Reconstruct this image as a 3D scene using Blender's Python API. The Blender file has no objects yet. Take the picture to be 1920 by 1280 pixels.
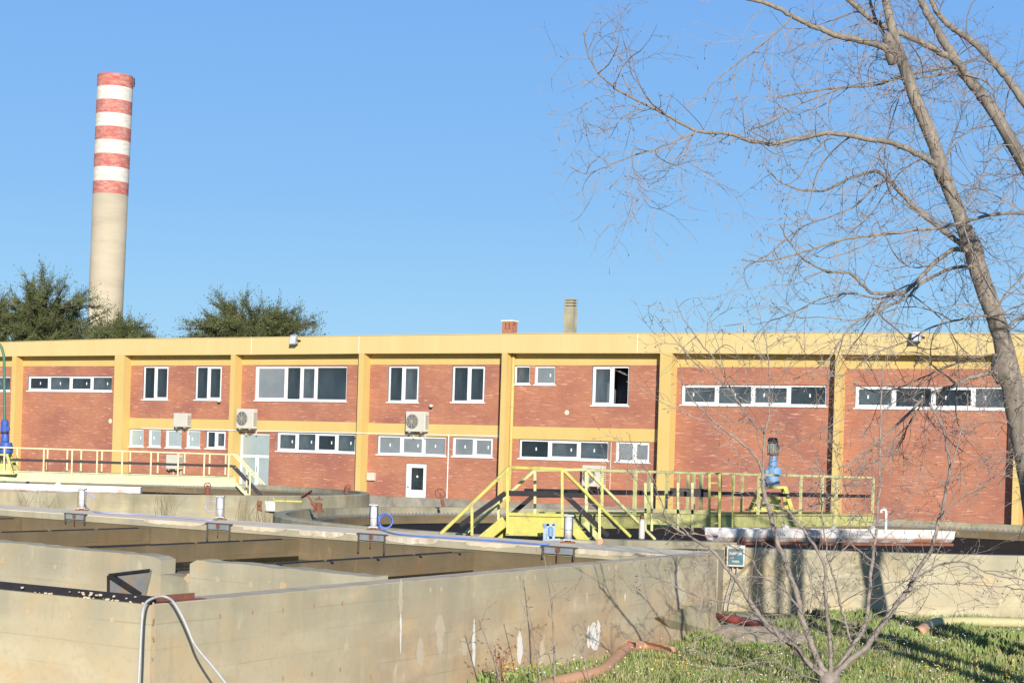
import bpy, math, random
from mathutils import Vector, Matrix
R = math.radians
random.seed(7)
scn = bpy.context.scene
col = scn.collection
# ------------------------------------------------------------------ camera
F = 3400.0; PX0 = 960.0; PY0 = 862.0; ROLL = 0.031; EYE = 2.6
cam_d = bpy.data.cameras.new('camera'); cam = bpy.data.objects.new('camera', cam_d); col.objects.link(cam)
cam_d.sensor_width = 36.0; cam_d.lens = 36.0*F/1920.0
cam_d.shift_y = (PY0-640.0)/1920.0
cam_d.clip_end = 6000; cam_d.clip_start = 0.1
cam.matrix_world = Matrix.Translation((0, 0, EYE)) @ Matrix.Rotation(R(90), 4, 'X') @ Matrix.Rotation(ROLL, 4, 'Z')
scn.camera = cam
# ------------------------------------------------------------------ light
SUN_AZ = 7.5; SUN_EL = 17.5
tosun = Vector((math.sin(R(SUN_AZ))*math.cos(R(SUN_EL)), -math.cos(R(SUN_AZ))*math.cos(R(SUN_EL)), math.sin(R(SUN_EL))))
w = bpy.data.worlds.new('World'); scn.world = w; w.use_nodes = True
nt = w.node_tree; bg = nt.nodes['Background']
sky = nt.nodes.new('ShaderNodeTexSky'); sky.sky_type = 'NISHITA'; sky.sun_disc = False
sky.sun_elevation = R(SUN_EL); sky.sun_rotation = R(180-SUN_AZ); sky.altitude = 0
sky.air_density = 1.0; sky.dust_density = 0.6; sky.ozone_density = 2.5
wt = nt.nodes.new('ShaderNodeTexCoord'); wz = nt.nodes.new('ShaderNodeSeparateXYZ'); nt.links.new(wt.outputs['Generated'], wz.inputs[0])
wr = nt.nodes.new('ShaderNodeValToRGB'); nt.links.new(wz.outputs[2], wr.inputs[0])
for p_, c_ in ((0.0, (.42, .72, .95)), (.06, (.36, .66, .94)), (.14, (.25, .525, .91)), (.26, (.19, .43, .875)), (.45, (.12, .26, .58)), (1.0, (.06, .13, .32))):
    e_ = wr.color_ramp.elements[0] if p_ == 0 else (wr.color_ramp.elements[-1] if p_ == 1 else wr.color_ramp.elements.new(p_))
    e_.color = (*c_, 1); e_.position = p_
wm = nt.nodes.new('ShaderNodeVectorMath'); wm.operation = 'SCALE'; wm.inputs[3].default_value = 6.4; nt.links.new(wr.outputs[0], wm.inputs[0])
wx = nt.nodes.new('ShaderNodeMixRGB'); wx.inputs[0].default_value = .95; nt.links.new(sky.outputs[0], wx.inputs[1]); nt.links.new(wm.outputs[0], wx.inputs[2])
nt.links.new(wx.outputs[0], bg.inputs[0]); bg.inputs[1].default_value = 0.115
sd = bpy.data.lights.new('sun', 'SUN'); sd.energy = 4.75; sd.angle = R(0.53); sd.color = (1.0, 0.94, 0.85)
sun = bpy.data.objects.new('sun', sd); col.objects.link(sun)
sun.rotation_euler = (-tosun).to_track_quat('-Z', 'Y').to_euler(); sun.location = (20, -20, 30)
vs = scn.view_settings; vs.view_transform = 'Standard'; vs.look = 'None'; vs.gamma = 1; vs.exposure = 0.44
# ------------------------------------------------------------------ photo measurements -> world
CR, SR = math.cos(ROLL), math.sin(ROLL)
def ray(px, py):
    a = (px-PX0)/F; b = (py-PY0)/F
    return (a*CR+b*SR, a*SR-b*CR)
def atZ(px, py, Z):
    X, U = ray(px, py); return Vector((X*Z, Z, EYE+U*Z))
def onz(px, py, z):
    X, U = ray(px, py); t = (z-EYE)/U; return Vector((X*t, t, z))
TH = R(31.5); D0 = 75.0
FO = Vector((0, D0, 0)); FD = Vector((math.cos(TH), -math.sin(TH), 0)); FN = Vector((math.sin(TH), math.cos(TH), 0))
def fac(px, py, dep=0.0):
    X, U = ray(px, py); t = (FN.y*D0+dep)/(FN.x*X+FN.y)
    P = Vector((X*t, t, EYE+U*t)); return (P-FO).dot(FD), P.z
# ------------------------------------------------------------------ materials
def ng(m): return m.node_tree.nodes, m.node_tree.links
def mat(name, c1, c2=None, scale=4.0, rough=0.8, bump=0.0, metal=0.0, stretch=(1, 1, 1), c3=None, s3=1.0, t3=(0.55, 0.7), detail=6.0, spec=0.4, bdist=0.01):
    m = bpy.data.materials.new(name); m.use_nodes = True; N, L = ng(m); b = N['Principled BSDF']
    b.inputs['Roughness'].default_value = rough; b.inputs['Metallic'].default_value = metal
    b.inputs['Specular IOR Level'].default_value = spec
    if c2 is None: c2 = tuple(v*0.85 for v in c1)
    tc = N.new('ShaderNodeTexCoord'); mp = N.new('ShaderNodeMapping'); mp.inputs['Scale'].default_value = stretch
    L.new(tc.outputs['Object'], mp.inputs[0])
    n = N.new('ShaderNodeTexNoise'); n.inputs['Scale'].default_value = scale; n.inputs['Detail'].default_value = detail; n.inputs['Roughness'].default_value = .65
    L.new(mp.outputs[0], n.inputs['Vector'])
    r = N.new('ShaderNodeValToRGB'); r.color_ramp.elements[0].position = .3; r.color_ramp.elements[1].position = .7
    r.color_ramp.elements[0].color = (*c2, 1); r.color_ramp.elements[1].color = (*c1, 1)
    L.new(n.outputs[0], r.inputs[0]); out = r.outputs[0]
    if c3:
        n3 = N.new('ShaderNodeTexNoise'); n3.inputs['Scale'].default_value = s3; n3.inputs['Detail'].default_value = 8; n3.inputs['Roughness'].default_value = .7
        L.new(mp.outputs[0], n3.inputs['Vector'])
        r3 = N.new('ShaderNodeValToRGB'); r3.color_ramp.elements[0].position = t3[0]; r3.color_ramp.elements[1].position = t3[1]
        L.new(n3.outputs[0], r3.inputs[0])
        mx = N.new('ShaderNodeMixRGB'); L.new(r3.outputs[0], mx.inputs[0]); L.new(out, mx.inputs[1]); mx.inputs[2].default_value = (*c3, 1); out = mx.outputs[0]
    L.new(out, b.inputs['Base Color'])
    if bump:
        bp = N.new('ShaderNodeBump'); bp.inputs['Strength'].default_value = bump; bp.inputs['Distance'].default_value = bdist
        L.new(n.outputs[0], bp.inputs['Height']); L.new(bp.outputs[0], b.inputs['Normal'])
    m['out'] = 1
    return m
def mixlayer(m, fac_sock, colr):
    """put one more colour over the base colour of m where fac_sock is 1"""
    N, L = ng(m); b = N['Principled BSDF']; src = b.inputs['Base Color'].links[0].from_socket
    mx = N.new('ShaderNodeMixRGB'); L.new(fac_sock, mx.inputs[0]); L.new(src, mx.inputs[1]); mx.inputs[2].default_value = (*colr, 1)
    L.new(mx.outputs[0], b.inputs['Base Color'])
def math_(m, op, a, b=None, c=None, clamp=False):
    N, L = ng(m); n = N.new('ShaderNodeMath'); n.operation = op; n.use_clamp = clamp
    for i, v in enumerate((a, b, c)):
        if v is None: continue
        if isinstance(v, (int, float)): n.inputs[i].default_value = v
        else: L.new(v, n.inputs[i])
    return n.outputs[0]
def axes(m):
    N, L = ng(m); tc = N.new('ShaderNodeTexCoord'); s = N.new('ShaderNodeSeparateXYZ'); L.new(tc.outputs['Object'], s.inputs[0]); return s.outputs, tc
def noise(m, scale, stretch=(1, 1, 1), lo=.5, hi=.6, detail=6, off=0):
    N, L = ng(m); tc = N.new('ShaderNodeTexCoord'); mp = N.new('ShaderNodeMapping'); mp.inputs['Scale'].default_value = stretch; mp.inputs['Location'].default_value = (off, off, off)
    L.new(tc.outputs['Object'], mp.inputs[0]); n = N.new('ShaderNodeTexNoise'); n.inputs['Scale'].default_value = scale; n.inputs['Detail'].default_value = detail
    L.new(mp.outputs[0], n.inputs['Vector']); mr = N.new('ShaderNodeMapRange'); mr.inputs[1].default_value = lo; mr.inputs[2].default_value = hi
    L.new(n.outputs[0], mr.inputs[0]); return mr.outputs[0]
M = {}
M['yellow'] = mat('yellow_render', (.60, .445, .165), (.55, .40, .145), 1.2, .85, .15, stretch=(1, 1, .35), c3=(.56, .385, .12), s3=.5, t3=(.45, .85))
M['fascia'] = mat('fascia_render', (.63, .50, .235), (.57, .445, .20), 1.0, .85, .15, stretch=(1.4, 1, .25), c3=(.60, .42, .17), s3=.35, t3=(.4, .9))
M['plinth'] = mat('plinth_concrete', (.34, .31, .25), (.2, .18, .14), 1.6, .9, .4, c3=(.09, .08, .065), s3=1.2, t3=(.5, .8))
M['white_frame'] = mat('white_frame', (.8, .8, .78), (.74, .74, .72), 3, .4)
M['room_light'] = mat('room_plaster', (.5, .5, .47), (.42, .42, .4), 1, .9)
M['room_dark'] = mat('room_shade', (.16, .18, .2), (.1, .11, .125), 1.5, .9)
M['ac_white'] = mat('cream_metal', (.58, .55, .47), (.52, .49, .41), 3, .5)
M['ac_grille'] = mat('grille_metal', (.13, .12, .11), (.08, .08, .07), 8, .6)
M['dark'] = mat('dark_metal', (.03, .03, .033), (.015, .015, .017), 4, .6)
M['black'] = mat('black_paint', (.018, .016, .02), (.03, .026, .028), 6, .65)
M['steel'] = mat('bright_steel', (.8, .8, .82), (.62, .62, .64), 8, .35, metal=.3, stretch=(4, 4, .5))
M['zinc'] = mat('zinc_grey', (.42, .43, .43), (.3, .31, .31), 5, .55, metal=.4)
M['sheet_grey'] = mat('grey_sheet', (.24, .26, .26), (.16, .17, .17), 4, .6, c3=(.3, .2, .1), s3=2.5, t3=(.5, .65))
M['rail'] = mat('yellow_rail_paint', (.53, .49, .12), (.44, .41, .10), 9, .55, c3=(.36, .26, .12), s3=5, t3=(.55, .68))
M['pale_rail'] = mat('pale_rail_paint', (.60, .58, .27), (.5, .49, .2), 9, .55, c3=(.45, .36, .2), s3=6, t3=(.58, .72))
M['cream_rail'] = mat('cream_rail_paint', (.66, .62, .36), (.56, .52, .28), 9, .6, c3=(.48, .38, .24), s3=6, t3=(.56, .72))
M['cream_deck'] = mat('cream_plate', (.60, .60, .36), (.5, .5, .28), 3, .65, c3=(.42, .38, .24), s3=2, t3=(.52, .75))
M['deck_green'] = mat('green_yellow_plate', (.48, .47, .17), (.41, .41, .14), 3, .6, c3=(.36, .30, .16), s3=2.5, t3=(.5, .7))
M['gate_steel'] = mat('gate_steel', (.12, .11, .09), (.07, .065, .055), 5, .7)
M['blue'] = mat('blue_paint', (.06, .12, .42), (.04, .09, .33), 5, .45)
M['blue_faded'] = mat('faded_blue_paint', (.2, .34, .52), (.14, .26, .44), 5, .5)
M['blue_hose'] = mat('blue_hose', (.12, .22, .62), (.1, .18, .5), 4, .5)
M['violet_hose'] = mat('faded_hose', (.42, .42, .66), (.34, .34, .56), 4, .5)
M['grey_hose'] = mat('grey_hose', (.46, .45, .44), (.38, .38, .37), 30, .5)
M['green_pole'] = mat('green_pole', (.06, .2, .11), (.045, .16, .09), 4, .5)
M['red_paint'] = mat('red_paint', (.30, .06, .055), (.2, .05, .04), 12, .6, c3=(.16, .07, .035), s3=6, t3=(.5, .6))
M['rust'] = mat('rust', (.26, .1, .06), (.16, .06, .04), 8, .85, .3)
M['orange_hose'] = mat('orange_hose', (.60, .33, .19), (.5, .27, .15), 3, .7)
M['pale_pipe'] = mat('pale_corrugated_pipe', (.5, .46, .24), (.42, .38, .2), 30, .7)
M['bark'] = mat('grey_bark', (.31, .265, .21), (.17, .14, .11), 16, .9, .8, stretch=(1, 1, .4), c3=(.10, .088, .075), s3=2.2, t3=(.52, .68))
M['dark_bark'] = mat('dark_bark', (.1, .08, .06), (.06, .05, .04), 4, .9)
M['twig'] = mat('twig_bark', (.29, .235, .2), (.17, .135, .115), 5, .85)
M['sapling_bark'] = mat('sapling_bark', (.34, .285, .24), (.2, .165, .14), 14, .9, .4, c3=(.13, .11, .095), s3=5, t3=(.5, .65))
M['needle'] = mat('cypress_foliage', (.10, .115, .036), (.05, .065, .022), 1.3, .8, c3=(.16, .15, .055), s3=.9, t3=(.5, .7))
M['soil'] = mat('soil', (.36, .31, .19), (.22, .2, .11), 1.5, .95, .4, c3=(.16, .18, .07), s3=.5, t3=(.45, .6))
M['grass'] = mat('grass_blades', (.23, .29, .085), (.14, .19, .05), 1.1, .8, c3=(.26, .23, .1), s3=.7, t3=(.5, .72))
M['weed'] = mat('dry_weed', (.26, .22, .13), (.16, .14, .07), 2, .9)
M['petal'] = mat('white_petals', (.8, .8, .75), (.75, .75, .65), 3, .7)
M['petal_y'] = mat('yellow_petals', (.7, .45, .05), (.65, .38, .04), 3, .7)
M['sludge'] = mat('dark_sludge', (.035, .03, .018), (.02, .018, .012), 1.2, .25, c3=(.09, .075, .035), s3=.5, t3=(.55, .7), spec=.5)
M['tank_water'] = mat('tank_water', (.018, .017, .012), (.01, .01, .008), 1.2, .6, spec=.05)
# brick: long thin courses with pale streaks
def brick():
    m = bpy.data.materials.new('red_brick'); m.use_nodes = True; N, L = ng(m); b = N['Principled BSDF']; b.inputs['Roughness'].default_value = .85
    tc = N.new('ShaderNodeTexCoord'); sp = N.new('ShaderNodeSeparateXYZ'); cb = N.new('ShaderNodeCombineXYZ')
    L.new(tc.outputs['Object'], sp.inputs[0]); L.new(sp.outputs[0], cb.inputs[0]); L.new(sp.outputs[2], cb.inputs[1])
    br = N.new('ShaderNodeTexBrick'); br.inputs['Scale'].default_value = 1; br.inputs['Brick Width'].default_value = .26; br.inputs['Row Height'].default_value = .075
    br.inputs['Mortar Size'].default_value = .008; br.inputs['Mortar Smooth'].default_value = .3; br.inputs['Bias'].default_value = -.1
    br.inputs['Color1'].default_value = (.43, .165, .085, 1); br.inputs['Color2'].default_value = (.37, .135, .07, 1); br.inputs['Mortar'].default_value = (.40, .22, .16, 1)
    L.new(cb.outputs[0], br.inputs['Vector'])
    b.inputs['Base Color'].default_value = (1, 0, 0, 1); L.new(br.outputs['Color'], b.inputs['Base Color'])
    # sooty patches and pale efflorescence streaks along the courses
    mixlayer(m, math_(m, 'MULTIPLY', noise(m, .55, (1, 1, 1.4), .42, .7), .8), (.27, .10, .075))
    mixlayer(m, math_(m, 'MULTIPLY', noise(m, 3.2, (.8, 1, 6.5), .6, .72, 3), .75), (.62, .36, .26))
    mixlayer(m, math_(m, 'MULTIPLY', noise(m, 7, (1, 1, 4), .6, .8, 2, 5), .35), (.18, .055, .04))
    bp = N.new('ShaderNodeBump'); bp.inputs['Strength'].default_value = .35; bp.inputs['Distance'].default_value = .01
    L.new(br.outputs['Fac'], bp.inputs['Height']); bp.invert = True; L.new(bp.outputs[0], b.inputs['Normal'])
    return m
M['brick'] = brick()
def glass(nm='window_glass', df_=.13, dc=(.2, .26, .29, 1)):  # df_ mixes in diffuse colour as a painted reflection
    m = bpy.data.materials.new(nm); m.use_nodes = True; N, L = ng(m); N.remove(N['Principled BSDF'])
    t = N.new('ShaderNodeBsdfTransparent'); t.inputs[0].default_value = (.62, .68, .7, 1)
    g = N.new('ShaderNodeBsdfGlossy'); g.inputs['Roughness'].default_value = .02; fr = N.new('ShaderNodeFresnel'); fr.inputs[0].default_value = 1.6
    nz = N.new('ShaderNodeTexNoise'); nz.inputs['Scale'].default_value = 1.2; bp = N.new('ShaderNodeBump'); bp.inputs['Strength'].default_value = .06; L.new(nz.outputs[0], bp.inputs['Height']); L.new(bp.outputs[0], g.inputs['Normal'])
    mx = N.new('ShaderNodeMixShader'); L.new(fr.outputs[0], mx.inputs[0]); L.new(t.outputs[0], mx.inputs[1]); L.new(g.outputs[0], mx.inputs[2]); df = N.new('ShaderNodeBsdfDiffuse'); df.inputs[0].default_value = dc; m2 = N.new('ShaderNodeMixShader'); nn = N.new('ShaderNodeTexNoise'); nn.inputs['Scale'].default_value = 1.1; nn.inputs['Detail'].default_value = 5; mr = N.new('ShaderNodeMapRange'); mr.inputs[1].default_value = .35; mr.inputs[2].default_value = .65; mr.inputs[3].default_value = df_*.5; mr.inputs[4].default_value = df_*1.5; L.new(nn.outputs[0], mr.inputs[0]); L.new(mr.outputs[0], m2.inputs[0]); L.new(mx.outputs[0], m2.inputs[1]); L.new(df.outputs[0], m2.inputs[2]); L.new(m2.outputs[0], N['Material Output'].inputs[0])
    return m
M['glass'] = glass()
M['glass_a'] = glass('painted_sheen_glass', .24, (.24, .3, .33, 1)); M['glass_b'] = glass('clear_glass', .07)
M['glass_c'] = glass('painted_reflection_glass', .36, (.26, .33, .38, 1))  # pale blue diffuse tint stands in for reflected sky
M['frosted'] = mat('frosted_glass', (.22, .24, .245), (.15, .17, .18), .9, .12, spec=.6)
M['frosted_pale'] = mat('pale_frosted_glass', (.36, .42, .41), (.27, .33, .33), .7, .1, spec=.6)
# board-marked concrete with earth stains rising from the foot and lime runs
def concrete(name, base, dark, stain=None, zt=.9, boards=.22, moss=0.0):
    m = mat(name, base, dark, 1.1, .92, .35, c3=tuple(v*.8 for v in base), s3=3.5, t3=(.5, .8), bdist=.02)
    o, tc = axes(m)
    ln = math_(m, 'FRACT', math_(m, 'DIVIDE', math_(m, 'ADD', o[2], math_(m, 'MULTIPLY', noise(m, .8, (1, 1, 1), 0, 1), .03)), boards))
    lf = math_(m, 'MULTIPLY', math_(m, 'LESS_THAN', ln, .06), math_(m, 'MULTIPLY', noise(m, 1.3, (.5, .5, 6), .42, .62), .75))
    mixlayer(m, lf, tuple(v*.6 for v in dark))
    mixlayer(m, math_(m, 'MULTIPLY', noise(m, 1.6, (1, 1, .16), .52, .72, 5, 3), .3), tuple(v*.62 for v in dark))
    if stain:
        g = math_(m, 'MULTIPLY', N_range(m, o[2], zt, zt-.9), N_range(m, o[0], .8, 2.8))
        mixlayer(m, math_(m, 'MULTIPLY', math_(m, 'MULTIPLY', g, noise(m, 1.0, (1, 1, .8), .28, .58, 8, 9)), .9), stain)
        mixlayer(m, math_(m, 'MULTIPLY', math_(m, 'MULTIPLY', g, noise(m, 3.5, (1, 1, .35), .5, .68, 8, 12)), .6), (.22, .15, .1))
    mixlayer(m, math_(m, 'MULTIPLY', noise(m, .7, (1, 1, 1.3), .42, .68, 8, 40), .5), (base[0]*1.12, base[1]*.98, base[2]*.8))
    mixlayer(m, math_(m, 'MULTIPLY', noise(m, 1.3, (.7, .7, 2.6), .48, .66, 8, 91), .5), (base[0]*1.22, base[1]*1.22, base[2]*1.18))
    mixlayer(m, math_(m, 'MULTIPLY', noise(m, 1.7, (1, 1, 1.6), .54, .68, 8, 97), .5), (base[0]*1.15, base[1]*.92, base[2]*.68))
    mixlayer(m, math_(m, 'MULTIPLY', noise(m, .45, (1, 1, 2.2), .45, .7, 8, 52), .45), (base[0]*.78, base[1]*.83, base[2]*.86))
    mixlayer(m, math_(m, 'MULTIPLY', noise(m, 16, (1, 1, 1), .5, .75, 4, 60), .25), tuple(v*.6 for v in base))
    mixlayer(m, math_(m, 'MULTIPLY', noise(m, 2.6, (1.2, 1.2, .5), .66, .72, 4, 17), .6), tuple(min(1, v*1.35) for v in base))
    mixlayer(m, math_(m, 'MULTIPLY', math_(m, 'MULTIPLY', N_range(m, o[2], .72, 1.16), noise(m, 1.8, (1, 1, .22), .32, .6, 8, 71)), .62), (dark[0]*.72, dark[1]*.78, dark[2]*.82))
    mixlayer(m, math_(m, 'MULTIPLY', noise(m, 5, (1, 1, .1), .6, .72, 4, 81), .35), tuple(v*.66 for v in dark))
    if moss: mixlayer(m, math_(m, 'MULTIPLY', noise(m, 1.4, (1, 1, .6), .5, .66, 8, 31), moss), (.13, .11, .05))
    return m
def N_range(m, sock, a, b):
    N, L = ng(m); mr = N.new('ShaderNodeMapRange'); mr.inputs[1].default_value = a; mr.inputs[2].default_value = b; L.new(sock, mr.inputs[0]); return mr.outputs[0]
M['conc'] = concrete('tank_concrete', (.50, .435, .295), (.425, .37, .25))
M['conc_stain'] = concrete('tank_concrete_stained', (.49, .425, .29), (.41, .355, .24), (.40, .245, .14), 1.25)
M['conc_grey'] = concrete('grey_tank_concrete', (.46, .41, .28), (.35, .31, .21), moss=.4)
M['conc_top'] = mat('coping_concrete', (.86, .73, .52), (.72, .6, .42), 2.2, .92, .3, c3=(.42, .34, .22), s3=1.4, t3=(.55, .8))  # sunlit brightness of flat tops put into the colour, paler than the walls
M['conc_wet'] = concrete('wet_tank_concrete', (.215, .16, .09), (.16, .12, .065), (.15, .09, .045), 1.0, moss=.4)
M['lightened_top'] = mat('lightened_wall_top', (.60, .50, .35), (.46, .38, .26), 3, .92, .3, c3=(.3, .25, .17), s3=2, t3=(.5, .75))  # paler copy of the wall colour, brightness of a sunlit top painted in
M['lime'] = mat('lime_crust', (.8, .76, .64), (.6, .48, .3), 2.5, .9, .4, c3=(.5, .36, .18), s3=3, t3=(.5, .65))
def trough_mat():
    m = mat('white_rusty_paint', (.78, .76, .72), (.68, .66, .63), 2, .6)
    o, tc = axes(m)
    g = N_range(m, o[2], .17, .01)
    mixlayer(m, math_(m, 'MULTIPLY', g, noise(m, 2.2, (1, 1, 1.6), .4, .56, 8), None, True), (.42, .15, .06))
    mixlayer(m, math_(m, 'MULTIPLY', noise(m, 1.6, (1, 1, .8), .66, .72, 8, 4), .7), (.5, .27, .14))
    return m
M['trough'] = trough_mat()
def stack_mat():
    m = mat('stack_concrete', (.48, .41, .29), (.40, .34, .245), .8, .9, .1, stretch=(.4, .4, 1.5), c3=(.36, .28, .2), s3=.5, t3=(.5, .8))
    mixlayer(m, math_(m, 'MULTIPLY', noise(m, .9, (1, 1, .12), .6, .66, 4, 2), .5), (.78, .74, .66)); return m
M['stack'] = stack_mat()
M['stack_red'] = mat('stack_red_paint', (.46, .12, .10), (.38, .10, .085), 1.2, .85, c3=(.52, .32, .25), s3=1.6, t3=(.42, .7), stretch=(1, 1, 3))
M['stack_white'] = mat('stack_white_paint', (.70, .66, .58), (.6, .56, .49), 1.2, .85, c3=(.46, .40, .31), s3=1.6, t3=(.45, .75), stretch=(1, 1, 3))
# ------------------------------------------------------------------ mesh helpers
class MB:
    def __init__(s): s.v = []; s.f = []
    def add(s, vs_, fs_):
        o = len(s.v); s.v += [tuple(p) for p in vs_]; s.f += [tuple(i+o for i in f) for f in fs_]; return s
    def quad(s, a, b, c, d): return s.add([a, b, c, d], [(0, 1, 2, 3)])
    def box(s, x0, x1, y0, y1, z0, z1):
        return s.hexa([(x0, y0, z0), (x1, y0, z0), (x1, y1, z0), (x0, y1, z0), (x0, y0, z1), (x1, y0, z1), (x1, y1, z1), (x0, y1, z1)])
    def hexa(s, p): return s.add(p, [(0, 3, 2, 1), (4, 5, 6, 7), (0, 1, 5, 4), (1, 2, 6, 5), (2, 3, 7, 6), (3, 0, 4, 7)])
    def prism(s, pts, z0, z1):
        n = len(pts); v = [(p[0], p[1], z0) for p in pts]+[(p[0], p[1], z1) for p in pts]
        return s.add(v, [tuple(range(n))[::-1], tuple(range(n, 2*n))]+[(i, (i+1) % n, n+(i+1) % n, n+i) for i in range(n)])
    def bar(s, a, b, wd, ht, up=Vector((0, 0, 1))):
        a = Vector(a); b = Vector(b); d = (b-a).normalized(); x = d.cross(up)
        if x.length < 1e-3: x = Vector((1, 0, 0))
        x.normalize(); y = x.cross(d); x *= wd/2; y *= ht/2
        return s.hexa([a-x-y, a+x-y, b+x-y, b-x-y, a-x+y, a+x+y, b+x+y, b-x+y])
    def tube(s, pts, rad, n=6, cap=True):
        pts = [Vector(p) for p in pts]; m = len(pts)
        if not hasattr(rad, '__len__'): rad = [rad]*m
        t0 = (pts[1]-pts[0]).normalized(); u = t0.orthogonal().normalized(); vv = []; o = len(s.v)
        for i, p in enumerate(pts):
            t = (pts[min(i+1, m-1)]-pts[max(i-1, 0)])
            if t.length < 1e-9: t = t0
            t = t.normalized(); u = (u-t*u.dot(t))
            if u.length < 1e-6: u = t.orthogonal()
            u.normalize(); v = t.cross(u)
            for k in range(n):
                a = 2*math.pi*k/n; vv.append(tuple(p+(u*math.cos(a)+v*math.sin(a))*rad[i]))
        s.v += vv
        for i in range(m-1):
            for k in range(n):
                k2 = (k+1) % n; s.f.append((o+i*n+k, o+i*n+k2, o+(i+1)*n+k2, o+(i+1)*n+k))
        if cap: s.f.append(tuple(o+k for k in range(n))[::-1]); s.f.append(tuple(o+(m-1)*n+k for k in range(n)))
        return s
    def lathe(s, c, prof, n=20):
        """prof: list of (radius, z) around vertical axis at c"""
        o = len(s.v)
        for r_, z in prof:
            for k in range(n): a = 2*math.pi*k/n; s.v.append((c[0]+r_*math.cos(a), c[1]+r_*math.sin(a), c[2]+z))
        for i in range(len(prof)-1):
            for k in range(n):
                k2 = (k+1) % n; s.f.append((o+i*n+k, o+i*n+k2, o+(i+1)*n+k2, o+(i+1)*n+k))
        s.f.append(tuple(o+k for k in range(n))[::-1]); s.f.append(tuple(o+(len(prof)-1)*n+k for k in range(n))); return s
    def build(s, name, m, parent=None, smooth=False, bevel=0, org=None):
        me = bpy.data.meshes.new(name)
        off = Vector((0, 0, 0))
        if org is not None: off = Vector(org)
        elif parent is not None and 'org' in parent: off = Vector(parent['org'])
        me.from_pydata([tuple(Vector(p)-off) for p in s.v], [], s.f); me.update()
        me.materials.append(M[m] if isinstance(m, str) else m)
        if smooth: me.polygons.foreach_set('use_smooth', [True]*len(me.polygons))
        o = bpy.data.objects.new(name, me); col.objects.link(o)
        if parent is not None: o.parent = parent; 
        if parent is not None: o['org'] = parent['org']
        if org is not None and parent is None: o.location = off
        if bevel:
            b = o.modifiers.new('bevel', 'BEVEL'); b.width = bevel; b.segments = 2; b.limit_method = 'ANGLE'
        return o
def tag(o, label=None, cat=None, group=None, kind=None):
    if label: o['label'] = label
    if cat: o['category'] = cat
    if group: o['group'] = group
    if kind: o['kind'] = kind
    return o
def thing(name, label, cat, loc, group=None, rz=0, local=False):
    o = bpy.data.objects.new(name, None); col.objects.link(o); o.location = loc; o.rotation_euler.z = rz; o.empty_display_size = .3
    o['org'] = (0.0, 0.0, 0.0) if local else tuple(loc)
    return tag(o, label, cat, group)
def copy_tree(o, parent=None):
    c = o.copy(); col.objects.link(c); c.parent = parent
    for ch in list(o.children): copy_tree(ch, c)
    return c
def smoothline(pts, k=4):
    P = [Vector(p) for p in pts]; out = []
    for i in range(len(P)-1):
        a = P[max(i-1, 0)]; b = P[i]; c = P[i+1]; d = P[min(i+2, len(P)-1)]
        for j in range(k):
            t = j/k; out.append(.5*((2*b)+(c-a)*t+(2*a-5*b+4*c-d)*t*t+(3*b-a-3*c+d)*t**3))
    out.append(P[-1]); return out
def lerp(a, b, t): return a+(b-a)*t
def interp(pts, x):
    if x <= pts[0][0]: (x0, y0), (x1, y1) = pts[0], pts[1]
    elif x >= pts[-1][0]: (x0, y0), (x1, y1) = pts[-2], pts[-1]
    else:
        for i in range(len(pts)-1):
            if pts[i][0] <= x <= pts[i+1][0]: (x0, y0), (x1, y1) = pts[i], pts[i+1]; break
    return y0+(y1-y0)*(x-x0)/(x1-x0)
#@@GROUND
# ================================================================== ground
g = MB(); S = 2500
g.quad((-S, -200, 0), (S, -200, 0), (S, S*1.6, 0), (-S, S*1.6, 0)); tag(g.build('ground', 'soil'), kind='structure')
# ================================================================== building
PROJ = 0.5     # pillars and fascia stand this far proud of the brick wall
BL = thing('brick_building', 'long two storey red brick building with yellow pillars and flat roof across the background', 'building', (0, D0, 0), rz=-TH, local=True)
FLOOR = .88
PAR = [(-260, 652), (0, 642), (215, 636), (480, 633), (690, 629.5), (1000, 625.6), (1280, 625), (1500, 624.5), (1920, 625.5), (2260, 628)]
BEAM = [(-260, 674), (35, 667.5), (240, 665.8), (440, 664.8), (690, 662.5), (960, 661.7), (1240, 662), (1560, 664), (1900, 667), (2260, 671)]
BRT = [(-260, 688), (40, 686.5), (240, 685.3), (430, 684.5), (690, 683), (930, 683), (960, 684), (1235, 685.5), (1275, 687.5), (1555, 689), (1590, 690), (1900, 693), (2260, 697)]
PIL = [(-172, -165), (20, 27.5), (212.5, 230), (430, 438.5), (670, 679.5), (938, 947.5), (1235, 1257), (1563.5, 1574.5), (1903, 1916), (2250, 2263)]
pil_s = [(fac(a, 760)[0], fac(b, 760)[0]) for a, b in PIL]
xs = sorted(set([p[0] for p in PAR]+[p[0] for p in BEAM]))
mb = MB(); prev = None
for x in xs:
    st, zt = fac(x, interp(PAR, x)); s2, zb = fac(x, interp(BEAM, x)); s_ = (st+s2)/2
    cur = [(s_, -.004, zb), (s_, .9, zb), (s_, .9, zt), (s_, -.004, zt)]
    if prev:
        o_ = len(mb.v); mb.v += prev+cur
        mb.f += [(o_+0, o_+4, o_+7, o_+3), (o_+3, o_+7, o_+6, o_+2), (o_+1, o_+5, o_+4, o_+0), (o_+2, o_+6, o_+5, o_+1)]
    prev = cur
s_min = fac(-260, 660)[0]; s_max = fac(2260, 650)[0]; ZT = fac(960, 640)[1]
mb.build('fascia', 'fascia', BL)
cp = MB(); prev = None
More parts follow.
